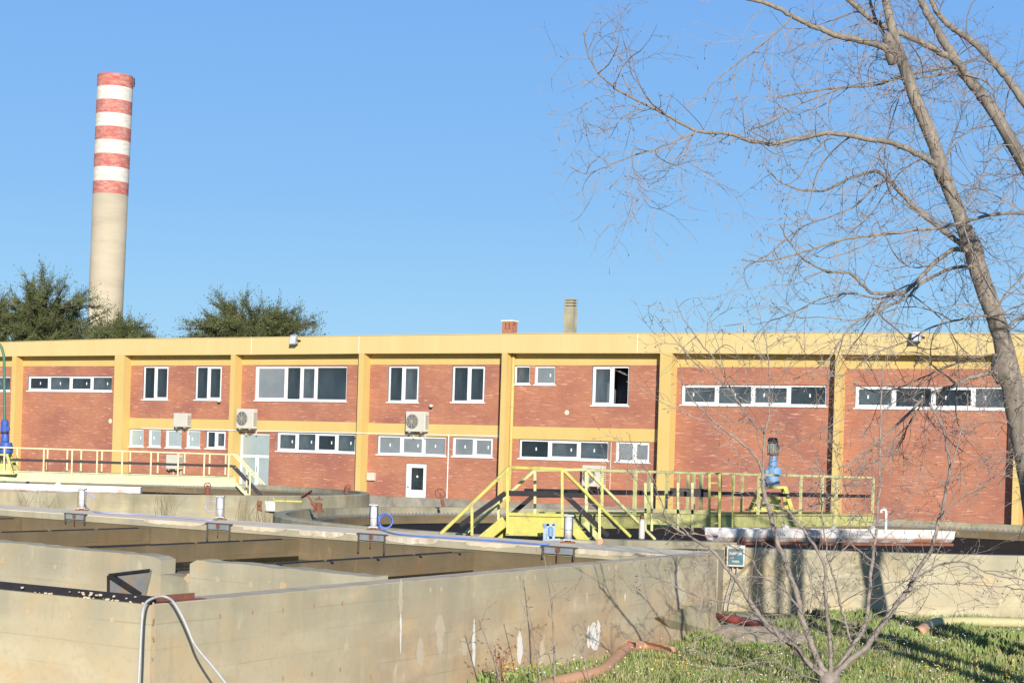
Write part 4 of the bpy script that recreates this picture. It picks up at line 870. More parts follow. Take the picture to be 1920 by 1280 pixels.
for x, y in ((807, 1105), (827, 1104), (969, 1083), (985, 1082), (1003, 1082), (1141, 1064), (1155, 1063), (1212, 1061)): blot(x, y-5, y+6, 5, 4, 'lime_wall', .3)
M['ochre'] = mat('ochre_spot', (.56, .42, .25), (.50, .37, .22), 5, .9, .2)
def planept(px, py, a_):
    n_ = Vector((-l_.y, l_.x, 0)); X, U = ray(px, py); Q = tk(a_, 0); t = n_.dot(Vector((Q.x, Q.y, 0)))/(n_.x*X+n_.y); return Vector((X*t, t, EYE+U*t))
def disc_blot(px, py, w, h, fn, m_, name):
    q = MB(); n = 11; c = fn(px, py); q.v.append(tuple(c))
    for k in range(n): a = 2*math.pi*k/n; f_ = rr.uniform(.6, 1.25); q.v.append(tuple(fn(px+w/2*f_*math.cos(a), py+h/2*f_*math.sin(a))))
    q.f += [(0, 1+(k+1) % n, 1+k) for k in range(n)]; return q.build(name, m_, RT)
def frontpt(px, py):
    dd = Vector((L0.x-C0.x, L0.y-C0.y, 0)).normalized(); n_ = Vector((-dd.y, dd.x, 0)); X, U = ray(px, py); c = n_.dot(Vector((C0.x, C0.y, 0))); off = -.003 if n_.y > 0 else .003; t = (c+off)/(n_.x*X+n_.y); return Vector((X*t, t, EYE+U*t))
for x, y, w_ in ((51, 1146, 8), (130, 1154, 7), (210, 1161, 8), (168, 1173, 4), (12, 1154, 3)): disc_blot(x, y, w_, w_*1.5, frontpt, 'ochre', 'ochre_spot')
def chanpt(px, py):
    A_, B_ = tk(ia(0), 0), tk(ia(8), 8); dd = (B_-A_); dd.z = 0; dd.normalize(); n_ = Vector((-dd.y, dd.x, 0)); n_ = n_ if n_.y < 0 else -n_; X, U = ray(px, py); t = (n_.dot(Vector((A_.x, A_.y, 0)))+.005)/(n_.x*X+n_.y); return Vector((X*t, t, EYE+U*t))
for x, y, w_ in ((4, 1050, 9), (103, 1062, 6), (148, 1066, 7), (52, 1056, 5), (352, 1084, 12), (408, 1086, 8), (470, 1096, 9), (530, 1098, 12), (437, 1080, 5), (505, 1090, 4)): disc_blot(x, y, w_, w_*1.5, chanpt, 'ochre', 'ochre_spot')
for x, y, w_ in ((288, 1150, 8), (288, 1180, 9), (287, 1215, 9), (286, 1255, 10)): blot(x, y-22, y+24, w_, w_, 'ochre', .4).name = 'ochre_run'
M['rust_spot'] = mat('rust_spot', (.42, .24, .13), (.36, .2, .1), 9, .9)
for x, y in ((413, 1154), (474, 1147), (531, 1142), (589, 1134), (642, 1130), (530, 1270), (585, 1262), (638, 1254), (695, 1268)): q_ = blot(x, y-4, y+6, 3.2, 2.2, 'rust_spot', .4); q_.name = 'rust_spot'
#@@PROPS
# ================================================================== small fittings
def hose(pts, r_, m_, label, cat='hose', name='hose', group=None, k=6, n=7):
    pts = [Vector(p) for p in pts]; org = min(pts, key=lambda p: p.z); q = MB(); q.tube(smoothline(pts, k), r_, n)
    return tag(q.build(name, m_, None, smooth=True, org=org), label, cat, group)
# white cane pipe
T = thing('vent_pipe', 'white cane shaped vent pipe standing behind the rusty trough', 'pipe', atZ(1661, 1002, 36.5))
q = MB(); Z = 36.5; q.tube(smoothline([atZ(1661, 1003, Z), atZ(1661, 980, Z), atZ(1661.5, 962, Z), atZ(1660, 956, Z), atZ(1656, 954.5, Z), atZ(1652.5, 957, Z), atZ(1652, 961, Z)], 5), .026, 8); q.build('pipe', 'white_frame', T, smooth=True)
# electric box on low wall
def on_circle(px, py, c, r_):
    X, U = ray(px, py); dx = Vector((X, 1)); cc = Vector((c.x, c.y)); A_ = dx.dot(dx); B_ = -2*dx.dot(cc); C_ = cc.dot(cc)-r_*r_; t = (-B_-math.sqrt(B_*B_-4*A_*C_))/(2*A_); return Vector((X*t, t, EYE+U*t))
P = on_circle(1380, 1061, CRc, RRAD+.02); P2 = on_circle(1397, 1061, CRc, RRAD+.02); P1 = on_circle(1363, 1061, CRc, RRAD+.02)
ang = math.atan2(P2.y-P1.y, P2.x-P1.x); wB = (P2-P1).length; hB = 40/F*P.y
T = thing('control_box', 'blue grey control box with a clear lid fixed on the low round wall', 'box', P, rz=ang, local=True)
q = MB(); q.box(-wB/2, wB/2, -.14, 0, 0, hB); q.build('cabinet', 'ac_white', T, bevel=.012)
M['smoke_lid'] = mat('smoky_lid', (.1, .2, .24), (.07, .15, .19), 3, .12)
q = MB(); q.box(-wB/2+.03, wB/2-.03, -.16, -.141, .035, hB-.06); q.build('clear_lid', 'smoke_lid', T, bevel=.006)
q = MB(); q.box(-wB*.35, wB*.35, -.166, -.161, hB*.55, hB*.68); q.box(-wB*.2, wB*.2, -.166, -.161, hB*.2, hB*.3); q.box(-wB*.3, -wB*.1, -.167, -.161, hB*.38, hB*.46); q.build('breakers', 'zinc', T)
q = MB(); 
for dx_ in (-.05, .03): q.tube(smoothline([(dx_, -.06, 0), (dx_-.02, -.05, -.25), (dx_-.1, -.05, -.55), (dx_-.12, -.05, -.85), (dx_+.1, -.1, -1.0)], 5), .014, 5)
q.build('cable', 'grey_hose', T, smooth=True)
# grey box and brown box on the left tank wall
P = on_circle(505, 958, CLc, LRAD+.02); T = thing('junction_box', 'grey junction box on the outer wall of the left clarifier', 'box', P, rz=R(14), local=True)
sc_ = P.y/F; q = MB(); q.box(-10.5*sc_, 10.5*sc_, -.12, 0, 0, 20*sc_); q.build('cabinet', 'zinc', T, bevel=.01); q = MB(); q.box(-9*sc_, 9*sc_, -.13, -.121, .02, 18*sc_); q.build('lid', 'ac_white', T)
P = on_circle(485.5, 956, CLc, LRAD+.02); T = thing('hatch_plate', 'small brown rusty plate on the wall left of the grey junction box', 'plate', P, rz=R(12), local=True)
q = MB(); q.box(-.08, .08, -.03, 0, 0, .27); q.build('plate', 'rust', T); q = MB(); q.tube([(-.04, -.05, .13), (.04, -.05, .13)], .012, 6); q.build('handle', 'dark', T)
# hand wheel valves
def valve(bx_, by, tx, ty, Z, wr, label, tilt=0, body=True):
    b = atZ(bx_, by, Z); t = atZ(tx, ty, Z+.05); T = thing('hand_wheel_valve', label, 'valve', b, 'hand wheel valves on the clarifier rims')
    q = MB(); q.tube([b, lerp(b, t, .5)], .05, 8); q.tube([lerp(b, t, .5), t], .025, 8); q.build('stem', 'red_paint' if body else 'rust', T)
    ax = (t-b).normalized(); x = ax.cross(Vector((0, 1, 0.3))).normalized() if tilt == 0 else Vector((1, 0, 0)); y = ax.cross(x) if tilt == 0 else Vector((0, .25, 1)).normalized()
    q = MB(); q.tube([t+(x*math.cos(k*math.pi/10)+y*math.sin(k*math.pi/10))*wr for k in range(21)], .018, 5, False)
    for k in range(3): a = k*math.pi/3+.3; e = x*math.cos(a)+y*math.sin(a); q.tube([t-e*wr, t+e*wr], .012, 4)
    q.build('wheel', 'red_paint' if body else 'rust', T)
    if body: q = MB(); q.lathe(b+Vector((0, 0, -.02)), [(.14, 0), (.14, .04), (.08, .06), (.1, .2), (.06, .24)], 10); q.build('valve_body', 'rust', T)
valve(389, 925, 389, 910.5, 61.8, .11, 'red hand wheel valve under the right part of the pale walkway', 1)
valve(597, 958, 575, 926, 46.2, .16, 'leaning red hand wheel valve at the left rim of the right clarifier')
valve(650, 924, 652, 914, 64, .1, 'small red hand wheel at the far rim below the plain brick wall', 1)
valve(832, 949, 825, 925, 52.0, .14, 'rusty brown hand wheel valve right of the small white door', 1, False)
T = thing('gas_pipe', 'thin yellow pipe lying on the left clarifier rim near the grey box', 'pipe', atZ(513, 940, 49.5))
q = MB(); q.tube([atZ(513, 932, 49.5), atZ(514, 938.5, 49.5), atZ(566, 940, 49.5)], .03, 7); q.build('pipe', 'rail', T); q = MB(); q.lathe(atZ(598, 937, 47.5), [(.1, 0), (.1, .03), (.03, .04), (.03, .1)], 10); q.build('valve_cap', 'rust', T)
# blue frame and white capped cylinder
Z = 33.2; T = thing('blue_regulator', 'small pale blue metal frame with hoses, in front of the yellow steps', 'frame', atZ(1033, 1013, Z))
M['pale_blue'] = mat('pale_blue_paint', (.33, .41, .52), (.26, .33, .44), 6, .5)
q = MB()
for x, y0, y1 in ((1021, 985, 1012), (1027, 980, 1013), (1038, 982, 1013)): q.bar(atZ(x, y0, Z), atZ(x, y1, Z), .05, .05, Vector((1, 0, 0)))
q.bar(atZ(1020, 984, Z), atZ(1045, 982, Z), .05, .04); q.bar(atZ(1018, 1012, Z), atZ(1050, 1010, Z), .2, .03); q.build('bars', 'pale_blue', T)
q = MB(); q.lathe(atZ(1032, 1004, Z), [(.06, 0), (.06, .14), (.03, .17)], 10); q.lathe(atZ(1021, 990, Z), [(.03, 0), (.04, .08)], 8); q.build('filter_bowl', 'blue_faded', T)
P = atZ(1203, 1010, 34.2); T = thing('capped_cylinder', 'white upright cylinder with a reddish cap at the foot of the pale handrail', 'cylinder', P)
q = MB(); q.lathe(P, [(.055, 0), (.058, .03), (.056, .33), (.03, .38)], 14); q.build('tube', 'ac_white', T, smooth=True); q = MB(); q.lathe(P+Vector((0, 0, .38)), [(.035, 0), (.035, .06), (.02, .07)], 10); q.build('cap', 'red_paint', T)
P = atZ(1126, 1024, 31.8); T = thing('rusty_flange', 'round ochre flange standing on the walkway edge below the yellow steps', 'flange', P)
q = MB(); q.lathe((0, 0, 0), [(.1, 0), (.1, .03), (.05, .035), (.05, .08)], 18); o = q.build('disc', 'orange_hose', T); o.rotation_euler = (R(90), 0, R(-20)); o.location = (.07, 0, .1); q = MB(); q.box(P.x-.06, P.x+.04, P.y-.03, P.y+.06, P.z, P.z+.13); q.build('block', 'orange_hose', T)
# concrete beam and slab between the two tanks
ca = atZ(1195, 1013, 31.5); T = thing('concrete_beam', 'concrete beam with a dark gap beneath it, between the two tanks behind the corner', 'beam', (ca.x, ca.y, 0))
q = MB(); a, b = atZ(1150, 1018, 31.2), atZ(1362, 1022, 33.3); q.bar(a, b, .5, .13); q.build('beam', 'conc_grey', T)
q = MB(); a, b = atZ(1322, 1045, 30.6), atZ(1336, 1035, 33.2); a.z = .55; b.z = .55; q.bar(a, b, .45, 1.1); q.build('end_block', 'conc_stain', T)
# leaning broken slab at the end of the stained wall
ow = Vector((u.y, -u.x, 0))*.3; pp = [onz(1236, 1196, .0)+ow, onz(1320, 1184, .0)+ow]; pp[0].z = pp[1].z = -.02; a0, a1 = wallpt(1318, 1131, .03), wallpt(1262, 1150, .03); a2 = wallpt(1228, 1157, .03)
T = thing('broken_slab', 'broken olive grey concrete slab leaning on the corner end of the stained tank wall', 'slab', tuple((pp[0]+pp[1])/2))
fr_ = [pp[0], pp[1], a0, wallpt(1283, 1136, .04), a1, a2]; nn_ = Vector((u.y, -u.x, .15)).normalized()*.07
q = MB(); q.add([p+nn_ for p in fr_]+fr_, [tuple(range(6)), tuple(range(6, 12))[::-1]]+[(i, 6+i, 6+(i+1) % 6, (i+1) % 6) for i in range(6)]); q.build('slab', 'conc_grey', T)
# ---- hoses
loopc = lambda px, py, Z, rx, ry, n=14, ph=0: [atZ(px+rx*math.cos(ph+2*math.pi*k/n), py+ry*math.sin(ph+2*math.pi*k/n), Z+.02*math.sin(k)) for k in range(n+1)]
def foot(b, da=.95): return tk(F0+da, b, ZTOP+.015)
hose([atZ(157, 925, 44.6), atZ(168, 926, 44.6), atZ(177, 932, 44.6), atZ(166, 937, 44.6), atZ(158, 942, 44.5), atZ(165, 953, 44.4), onz(178, 959, 1.275), onz(250, 963.5, 1.275), onz(330, 969.5, 1.275), onz(395, 974.5, 1.275), onz(410, 971.5, 1.275)], .013, 'violet_hose', 'long faded violet air hose trailing along the walkway from the leftmost cylinder', group='air hoses of the cylinders')
hose(loopc(397, 949, 41.4, 12, 10)+[atZ(410, 962, 41.2), atZ(415, 958, 41.1)], .012, 'violet_hose', 'violet loop of hose against the wall left of the second cylinder from the left', group='air hoses of the cylinders')
hose(loopc(722, 976, 33.6, 14, 14, 14, 3)+loopc(723, 977, 33.65, 12, 12, 14, 3)+[onz(712, 991.5, 1.275), onz(722, 995, 1.275), onz(745, 1001, 1.275), onz(800, 1005.5, 1.275), onz(860, 1009, 1.275), onz(930, 1013.5, 1.275), onz(1003, 1019, 1.275), onz(1030, 1020, 1.275)], .014, 'blue_hose', 'bright blue coiled hose running right along the walkway', group='air hoses of the cylinders')
hose([atZ(1047, 1022, 31.8), atZ(1042, 1034, 31.3), atZ(1033, 1050, 31.2), atZ(1022, 1058, 31.2), atZ(1015, 1061, 31.2)], .018, 'grey_hose', 'pale hose hanging over the wall edge below the blue frame', group='pale hoses hanging into the tank')
hose([atZ(1008, 1022, 31.8), atZ(992, 1032, 31.3), atZ(985, 1045, 31.3), atZ(985, 1058, 31.2)], .012, 'grey_hose', 'thin pale hose hanging left of the blue frame', group='pale hoses hanging into the tank')
hose([atZ(356, 990, 38.8), atZ(351, 975+25, 38.6), atZ(341, 1006, 38.6), atZ(337, 998, 38.7), atZ(341, 990, 38.8)], .01, 'dark', 'thin black cable loop hanging on the inner wall left of the second cylinder', 'cable', 'cable')
# grey hose over the front corner
hz = [atZ(256, 1330, 15.15), atZ(259, 1290, 15.2), atZ(262, 1240, 15.25), atZ(265, 1180, 15.3), atZ(268, 1145, 15.33), atZ(274, 1129, 15.42), atZ(286, 1121, 15.5), atZ(302, 1117, 15.6), atZ(315, 1120, 15.62), atZ(326, 1129, 15.55), atZ(340, 1152, 15.5), atZ(352, 1178, 15.5), atZ(362, 1202, 15.5), atZ(376, 1222, 15.45), atZ(398, 1248, 15.4), atZ(420, 1276, 15.35), atZ(440, 1305, 15.3), atZ(455, 1330, 15.25)]
hose(hz, .0115, 'grey_hose', 'thick pale grey hose looped over the front corner of the foreground tank', k=5, n=10)
# orange hose and pipes on the grass
hose([onz(x, y, z) for x, y, z in ((985, 1310, .06), (1025, 1284, .07), (1090, 1268, .08), (1130, 1256, .08), (1150, 1238, .08), (1172, 1218, .08), (1192, 1212, .07), (1215, 1211, .07), (1240, 1215, .07), (1262, 1222, .05))], .075, 'orange_hose', 'fat orange hose curving through the grass along the tank wall', k=6, n=12)
P = onz(1183, 1208, .12); T = thing('red_coupling', 'small bright red hose coupling at the foot of the tank wall', 'coupling', P)
M['bright_red'] = mat('bright_red', (.55, .06, .03), (.45, .05, .03), 8, .5)
q = MB(); q.tube([P, P+Vector((-.1, .04, .01))], .045, 10); q.build('ring', 'bright_red', T); q = MB(); q.tube([P, P+Vector((.06, -.02, 0))], .035, 10); q.build('bore', 'dark', T)
hose([onz(1342, 1155, .1), onz(1368, 1160, .1), onz(1395, 1165, .08), onz(1420, 1172, .07), onz(1445, 1178, .05)], .075, 'red_paint', 'thick dark red pipe lying at the inner corner behind the soil mound', 'pipe', 'ground_pipe')
hose([onz(1560, 1172, .03), onz(1480, 1170, .04), onz(1420, 1160, .05), onz(1380, 1152, .06)], .03, 'grey_hose', 'thin pale pipe lying in the grass at the foot of the low wall', 'pipe', 'ground_pipe')
hose([onz(1728, 1184, .05), onz(1742, 1172, .1), onz(1765, 1166, .12), onz(1830, 1165, .12), onz(1900, 1167, .12), onz(1980, 1168, .12)], .085, 'pale_pipe', 'pale yellow corrugated pipe lying along the low wall at right', 'pipe', 'ground_pipe', n=12)
hose([onz(1722, 1186, .08), onz(1727, 1183, .1), onz(1733, 1178, .1)], .095, 'orange_hose', 'orange brown end sleeve of the pipe in the weeds', 'pipe', 'pipe_sleeve', n=12)
# rusty plate on the wall, soil mound
mp = []
q = MB(); n = 24; c = onz(1392, 1192, 0); rr = random.Random(9)
for j, (rr_, z) in enumerate(((1.0, -.02), (.85, .04), (.62, .09), (.35, .13), (.0, .15))):
    for k in range(n):
        a = 2*math.pi*k/n; q.v.append((c.x+1.15*rr_*math.cos(a)*(1+.12*math.sin(3*a)), c.y+1.6*rr_*math.sin(a)*(1+.1*math.cos(2*a+1)), z+(.03*rr.uniform(-1, 1) if 0 < j < 4 else 0)))
for j in range(4):
    for k in range(n): q.f.append((j*n+k, j*n+(k+1) % n, (j+1)*n+(k+1) % n, (j+1)*n+k))
M['dirt'] = mat('bare_dirt', (.6, .48, .32), (.48, .38, .25), 3, .95, .5, c3=(.18, .16, .08), s3=4)
tag(q.build('soil_mound', 'dirt', None, smooth=True, org=c), kind='structure')
#@@GRASSTREES

# ================================================================== grass
rg = random.Random(42)
def inside_tank(x, y, m=.05):
    a, b = ab(Vector((x, y, 0))); return b > -m
def inside_round(x, y, m=.1): return (x-CRc.x)**2+(y-CRc.y)**2 < (RRAD+m)**2
mc = onz(1392, 1192, 0)
from mathutils import noise as mn
def gpt(rgen):
    while True:
        y = rgen.uniform(17.5, 36); x = rgen.uniform(-2.5, 12.5)
        if x/y > .31 or inside_tank(x, y) or inside_round(x, y): continue
        if ((x-mc.x)/1.25)**2+((y-mc.y)/1.7)**2 < .8: continue
        return x, y
gm = [MB(), MB(), MB()]
for i in range(95000):
    x, y = gpt(rg); nz = mn.noise(Vector((x*.9, y*.9, 0))); n2 = mn.noise(Vector((x*3, y*3, 4)))
    if rg.random() > .75+nz: continue
    h = rg.uniform(.03, .095)*(1+1.0*max(0, nz)+.8*max(0, n2))
    a = rg.uniform(0, 6.28); dx, dy = math.cos(a), math.sin(a); wd = rg.uniform(.004, .009); ln = rg.uniform(.1, .7)*h
    b = rg.uniform(0, 6.28); lx, ly = math.cos(b)*ln, math.sin(b)*ln
    gm[0 if rg.random() < .55-.5*n2 else (1 if rg.random() < .55 else 2)].add([(x-dx*wd, y-dy*wd, -.005), (x+dx*wd, y+dy*wd, -.005), (x+dx*wd*.7+lx*.4, y+dy*wd*.7+ly*.4, h*.6), (x+lx, y+ly, h), (x-dx*wd*.7+lx*.4, y-dy*wd*.7+ly*.4, h*.6)], [(0, 1, 2, 4), (4, 2, 3)])
M['grass_lime'] = mat('grass_fresh', (.29, .35, .11), (.21, .27, .07), 1.3, .8); M['grass_dry'] = mat('grass_straw', (.5, .43, .24), (.38, .33, .17), 2, .9)
for g_, m_ in zip(gm, ('grass', 'grass_lime', 'grass_dry')): tag(g_.build('grass', m_, None, org=(5, 26, 0)), 'grass with clover and straw growing below the low concrete walls', 'grass', kind='stuff')
# taller weeds along the walls and in clumps
wm_ = MB(); cl = [onz(x, y, 0) for x, y in ((1870, 1230), (1890, 1200), (1850, 1215), (1700, 1200), (1660, 1185), (1800, 1185), (1500, 1175), (1420, 1225), (1300, 1200), (1280, 1190), (980, 1250), (920, 1268), (950, 1262), (890, 1278), (1540, 1158), (1560, 1160), (1620, 1158), (1905, 1250))]
for c in cl:
    for k in range(210):
        r_ = abs(rg.gauss(0, .28)); a = rg.uniform(0, 6.28); x, y = c.x+r_*math.cos(a), c.y+r_*math.sin(a)
        if inside_tank(x, y, .0) or inside_round(x, y, .0): continue
        h = rg.uniform(.07, .2)*(1-.5*min(1, r_)); b = rg.uniform(0, 6.28); ln = h*rg.uniform(.1, .6); wd = rg.uniform(.01, .022); p = [(x-wd*.5, y, 0), (x+wd*.5, y, 0), (x+wd+math.cos(b)*ln*.5, y+math.sin(b)*ln*.5, h*.6), (x+math.cos(b)*ln, y+math.sin(b)*ln, h), (x-wd+math.cos(b)*ln*.5, y+math.sin(b)*ln*.5, h*.65)]
        wm_.add(p, [(0, 1, 2, 4), (4, 2, 3)])
tag(wm_.build('weeds', 'grass', None, org=(5, 26, 0)), 'taller leafy weeds in clumps along the foot of the walls', 'weeds', kind='stuff')
fm = MB(); fy = MB()
for i in range(2600):
    x, y = gpt(rg)
    if rg.random() > .45+1.5*mn.noise(Vector((x*.5, y*.5, 9))): continue
    h = rg.uniform(.07, .15); r_ = rg.uniform(.006, .012); t = (fy if rg.random() < .12 else fm); n = 6
    nx, ny = rg.uniform(-.5, .5), rg.uniform(-.9, -.1); nn = Vector((nx, ny, 1)).normalized(); ux = nn.cross(Vector((0, 1, 0))).normalized(); uy = nn.cross(ux)
    c = Vector((x, y, h)); t.add([c+(ux*math.cos(2*math.pi*k/n)+uy*math.sin(2*math.pi*k/n))*r_ for k in range(n)]+[c-nn*.006], [tuple(range(6))]+[(k, (k+1) % n, 6) for k in range(n)])
tag(fm.build('daisies', 'petal', None, org=(5, 26, 0)), 'tiny white daisies scattered through the grass', 'flowers', kind='stuff')
for x0 in range(60):
    c = onz(rg.choice((rg.uniform(880, 1010), rg.uniform(1200, 1330), rg.uniform(1640, 1900))), rg.uniform(1255, 1285), 0)
    if inside_tank(c.x, c.y): continue
    for k in range(5): 
        p = Vector((c.x+rg.gauss(0, .06), c.y+rg.gauss(0, .06), rg.uniform(.1, .25))); fy.add([p+Vector((rg.uniform(-.016, .016), rg.uniform(-.016, .016), rg.uniform(-.016, .016))) for _ in range(4)], [(0, 1, 2), (0, 2, 3), (1, 2, 3), (0, 1, 3)])
tag(fy.build('wild_flowers', 'petal_y', None, org=(5, 26, 0)), 'small yellow wild flowers in the grass near the tank wall', 'flowers', kind='stuff')
# dry reddish stalks behind the tank, on the walkway side
sk = MB()
for i in range(90):
    px = rg.choice((rg.uniform(40, 110), rg.uniform(440, 515), rg.uniform(455, 510), rg.uniform(300, 340))); Z = lerp(46, 41, (px-40)/475)+rg.uniform(-.2, .2)+1.3; p = at_dir(px, Z)
    h = rg.uniform(.4, 1.15); p.z = 0.6; sk.tube([p, p+Vector((rg.gauss(0, .06), 0, h*.5)), p+Vector((rg.gauss(0, .16), rg.gauss(0, .1), h))], [.005, .004, .0025], 3)
tag(sk.build('dry_stalks', 'weed', None, org=(-6, 45, 0)), 'thin dry reddish stalks standing against the left clarifier wall', 'stalks', kind='stuff')
#@@TREES
# ================================================================== bare trees
rt = random.Random(77)
def rv(s): return Vector((rt.gauss(0, s), rt.gauss(0, s), rt.gauss(0, s)))
def twig(mb, p, d, L, r0, lvl, hook=.5, sag=.12, nseg=6, buds=True):
    """one curved twig with side twigs; d is its starting direction"""
    curl = rv(.13); pts = [Vector(p)]; d = Vector(d).normalized(); seg = L/nseg; dirs = [d.copy()]
    for k in range(nseg):
        t = k/nseg; d = (d+rv(.10)+curl+Vector((0, 0, -sag if t < .55 else hook*.55))*.6).normalized(); pts.append(pts[-1]+d*seg); dirs.append(d.copy())
    rad = [r0*(1-.72*k/nseg) for k in range(nseg+1)]
    if buds and lvl <= 1: rad[-1] = r0*.5; 
    mb.tube(pts, rad, 4 if r0 > .009 else 3, False)
    if lvl > 0:
        cnt = max(2, int(L*(3.6 if lvl > 1 else 5.5)))
        for c in range(cnt):
            k = rt.uniform(.12, .97)*nseg; i = int(k); q = lerp(pts[i], pts[min(i+1, nseg)], k-i)
            side = dirs[i].cross(Vector((rt.gauss(0, 1), rt.gauss(0, 1), rt.gauss(0, 1)))).normalized()
            nd = (dirs[i]*rt.uniform(.45, .9)+side*rt.uniform(.5, .9)+Vector((0, 0, rt.uniform(-.2, .35)))).normalized()
            twig(mb, q, nd, L*rt.uniform(.22, .55), max(.0034, r0*(1-.6*k/nseg)*.66), lvl-1, hook, sag, 5 if lvl > 1 else 4)
    elif buds and rt.random() < .6:
        e = pts[-1]; mb.tube([e-d*.012, e+d*.014, e+d*.034], [.004, .007, .002], 3, False)
def limb(mb, twm, pl, Z, r0, r1, dz=0.0, dens=2.2, tl=(.5, 1.4), lvl=2, zoff=0.0, sagv=.12, hookv=.5, tr=.008, wob=.0, start=.12, sc=1.0):
    n = len(pl); P = []
    for i, (x, y) in enumerate(pl): t = i/(n-1); P.append(atZ(x, y, Z+zoff+dz*t))
    S_ = smoothline(P, 5); m = len(S_); rad = [lerp(r0, r1, k/(m-1)) for k in range(m)]
    if wob: S_ = [p+rv(wob) for p in S_]
    mb.tube(S_, rad, 10 if r0 > .05 else (7 if r0 > .02 else 5), True)
    acc = 0; L = 0; nxt = 0
    for k in range(1, m):
        seg = (S_[k]-S_[k-1]).length; L += seg
        if k/m < start: continue
        acc += seg*dens
        while acc > nxt:
            nxt += rt.uniform(.6, 1.4); d = (S_[k]-S_[k-1]).normalized(); side = d.cross(rv(1)).normalized()
            nd = (d*rt.uniform(.3, .9)+side*rt.uniform(.5, 1)+Vector((0, 0, rt.uniform(-.35, .3)))).normalized(); f_ = 1-.45*k/m
            if lvl > 1 and rt.random() < .11: twig(twm, lerp(S_[k-1], S_[k], rt.random()), nd, tl[1]*rt.uniform(1.0, 1.5)*f_, min(rad[k]*.75, tr*1.8), lvl, hookv, sagv*1.2, 9)
            else: twig(twm, lerp(S_[k-1], S_[k], rt.random()), nd, rt.uniform(*tl)*f_*sc, min(rad[k]*.7, tr), lvl, hookv, sagv)
    return S_
ZT_ = 26.0
tb = onz(1945, 1262, 0); 
BT = thing('bare_tree', 'large leafless tree leaning in from the right edge, its branches spread over the sky', 'tree', (atZ(1958, 1000, ZT_).x, ZT_, 0))
tm, lm, cm = MB(), MB(), MB()
ppm = ZT_/F
tr_pts = [(1975, 1290), (1960, 1120), (1942, 960), (1925, 860), (1905, 760), (1893, 700), (1880, 640), (1868, 600), (1846, 540), (1826, 480), (1798, 400), (1770, 330), (1748, 260), (1720, 195), (1702, 145), (1685, 95), (1672, 50), (1660, 0), (1648, -60), (1630, -150)]
tr_w = [62, 56, 50, 47, 45, 43, 38, 37, 37, 35, 28, 27, 27, 26, 24, 21, 18, 15, 13, 8]
P_ = [atZ(x, y, ZT_) for x, y in tr_pts]; P_[0].z = -.05
SP = smoothline(P_, 4); rads = []
for k in range(len(SP)): t = k/4; i = min(int(t), len(tr_w)-2); rads.append((tr_w[i]+(tr_w[i+1]-tr_w[i])*(t-i))/2*ppm*.93*(1+.03*math.sin(k*1.7)+rt.uniform(-.03, .03)))
tm.tube(SP, rads, 16, True)
for (x, y, r_) in ((1880, 690, 26), (1828, 478, 22), (1669, 92, 14), (1764, 314, 17)):
    c = atZ(x, y, ZT_); tm.tube([c+Vector((.04, 0, -.22)), c+Vector((.01, 0, -.08)), c+Vector((-.01, 0, .06)), c+Vector((-.05, 0, .22))], [r_*ppm*.55, r_*ppm*.8, r_*ppm*.8, r_*ppm*.55], 12)
tm.build('trunk', 'bark', BT, smooth=True)
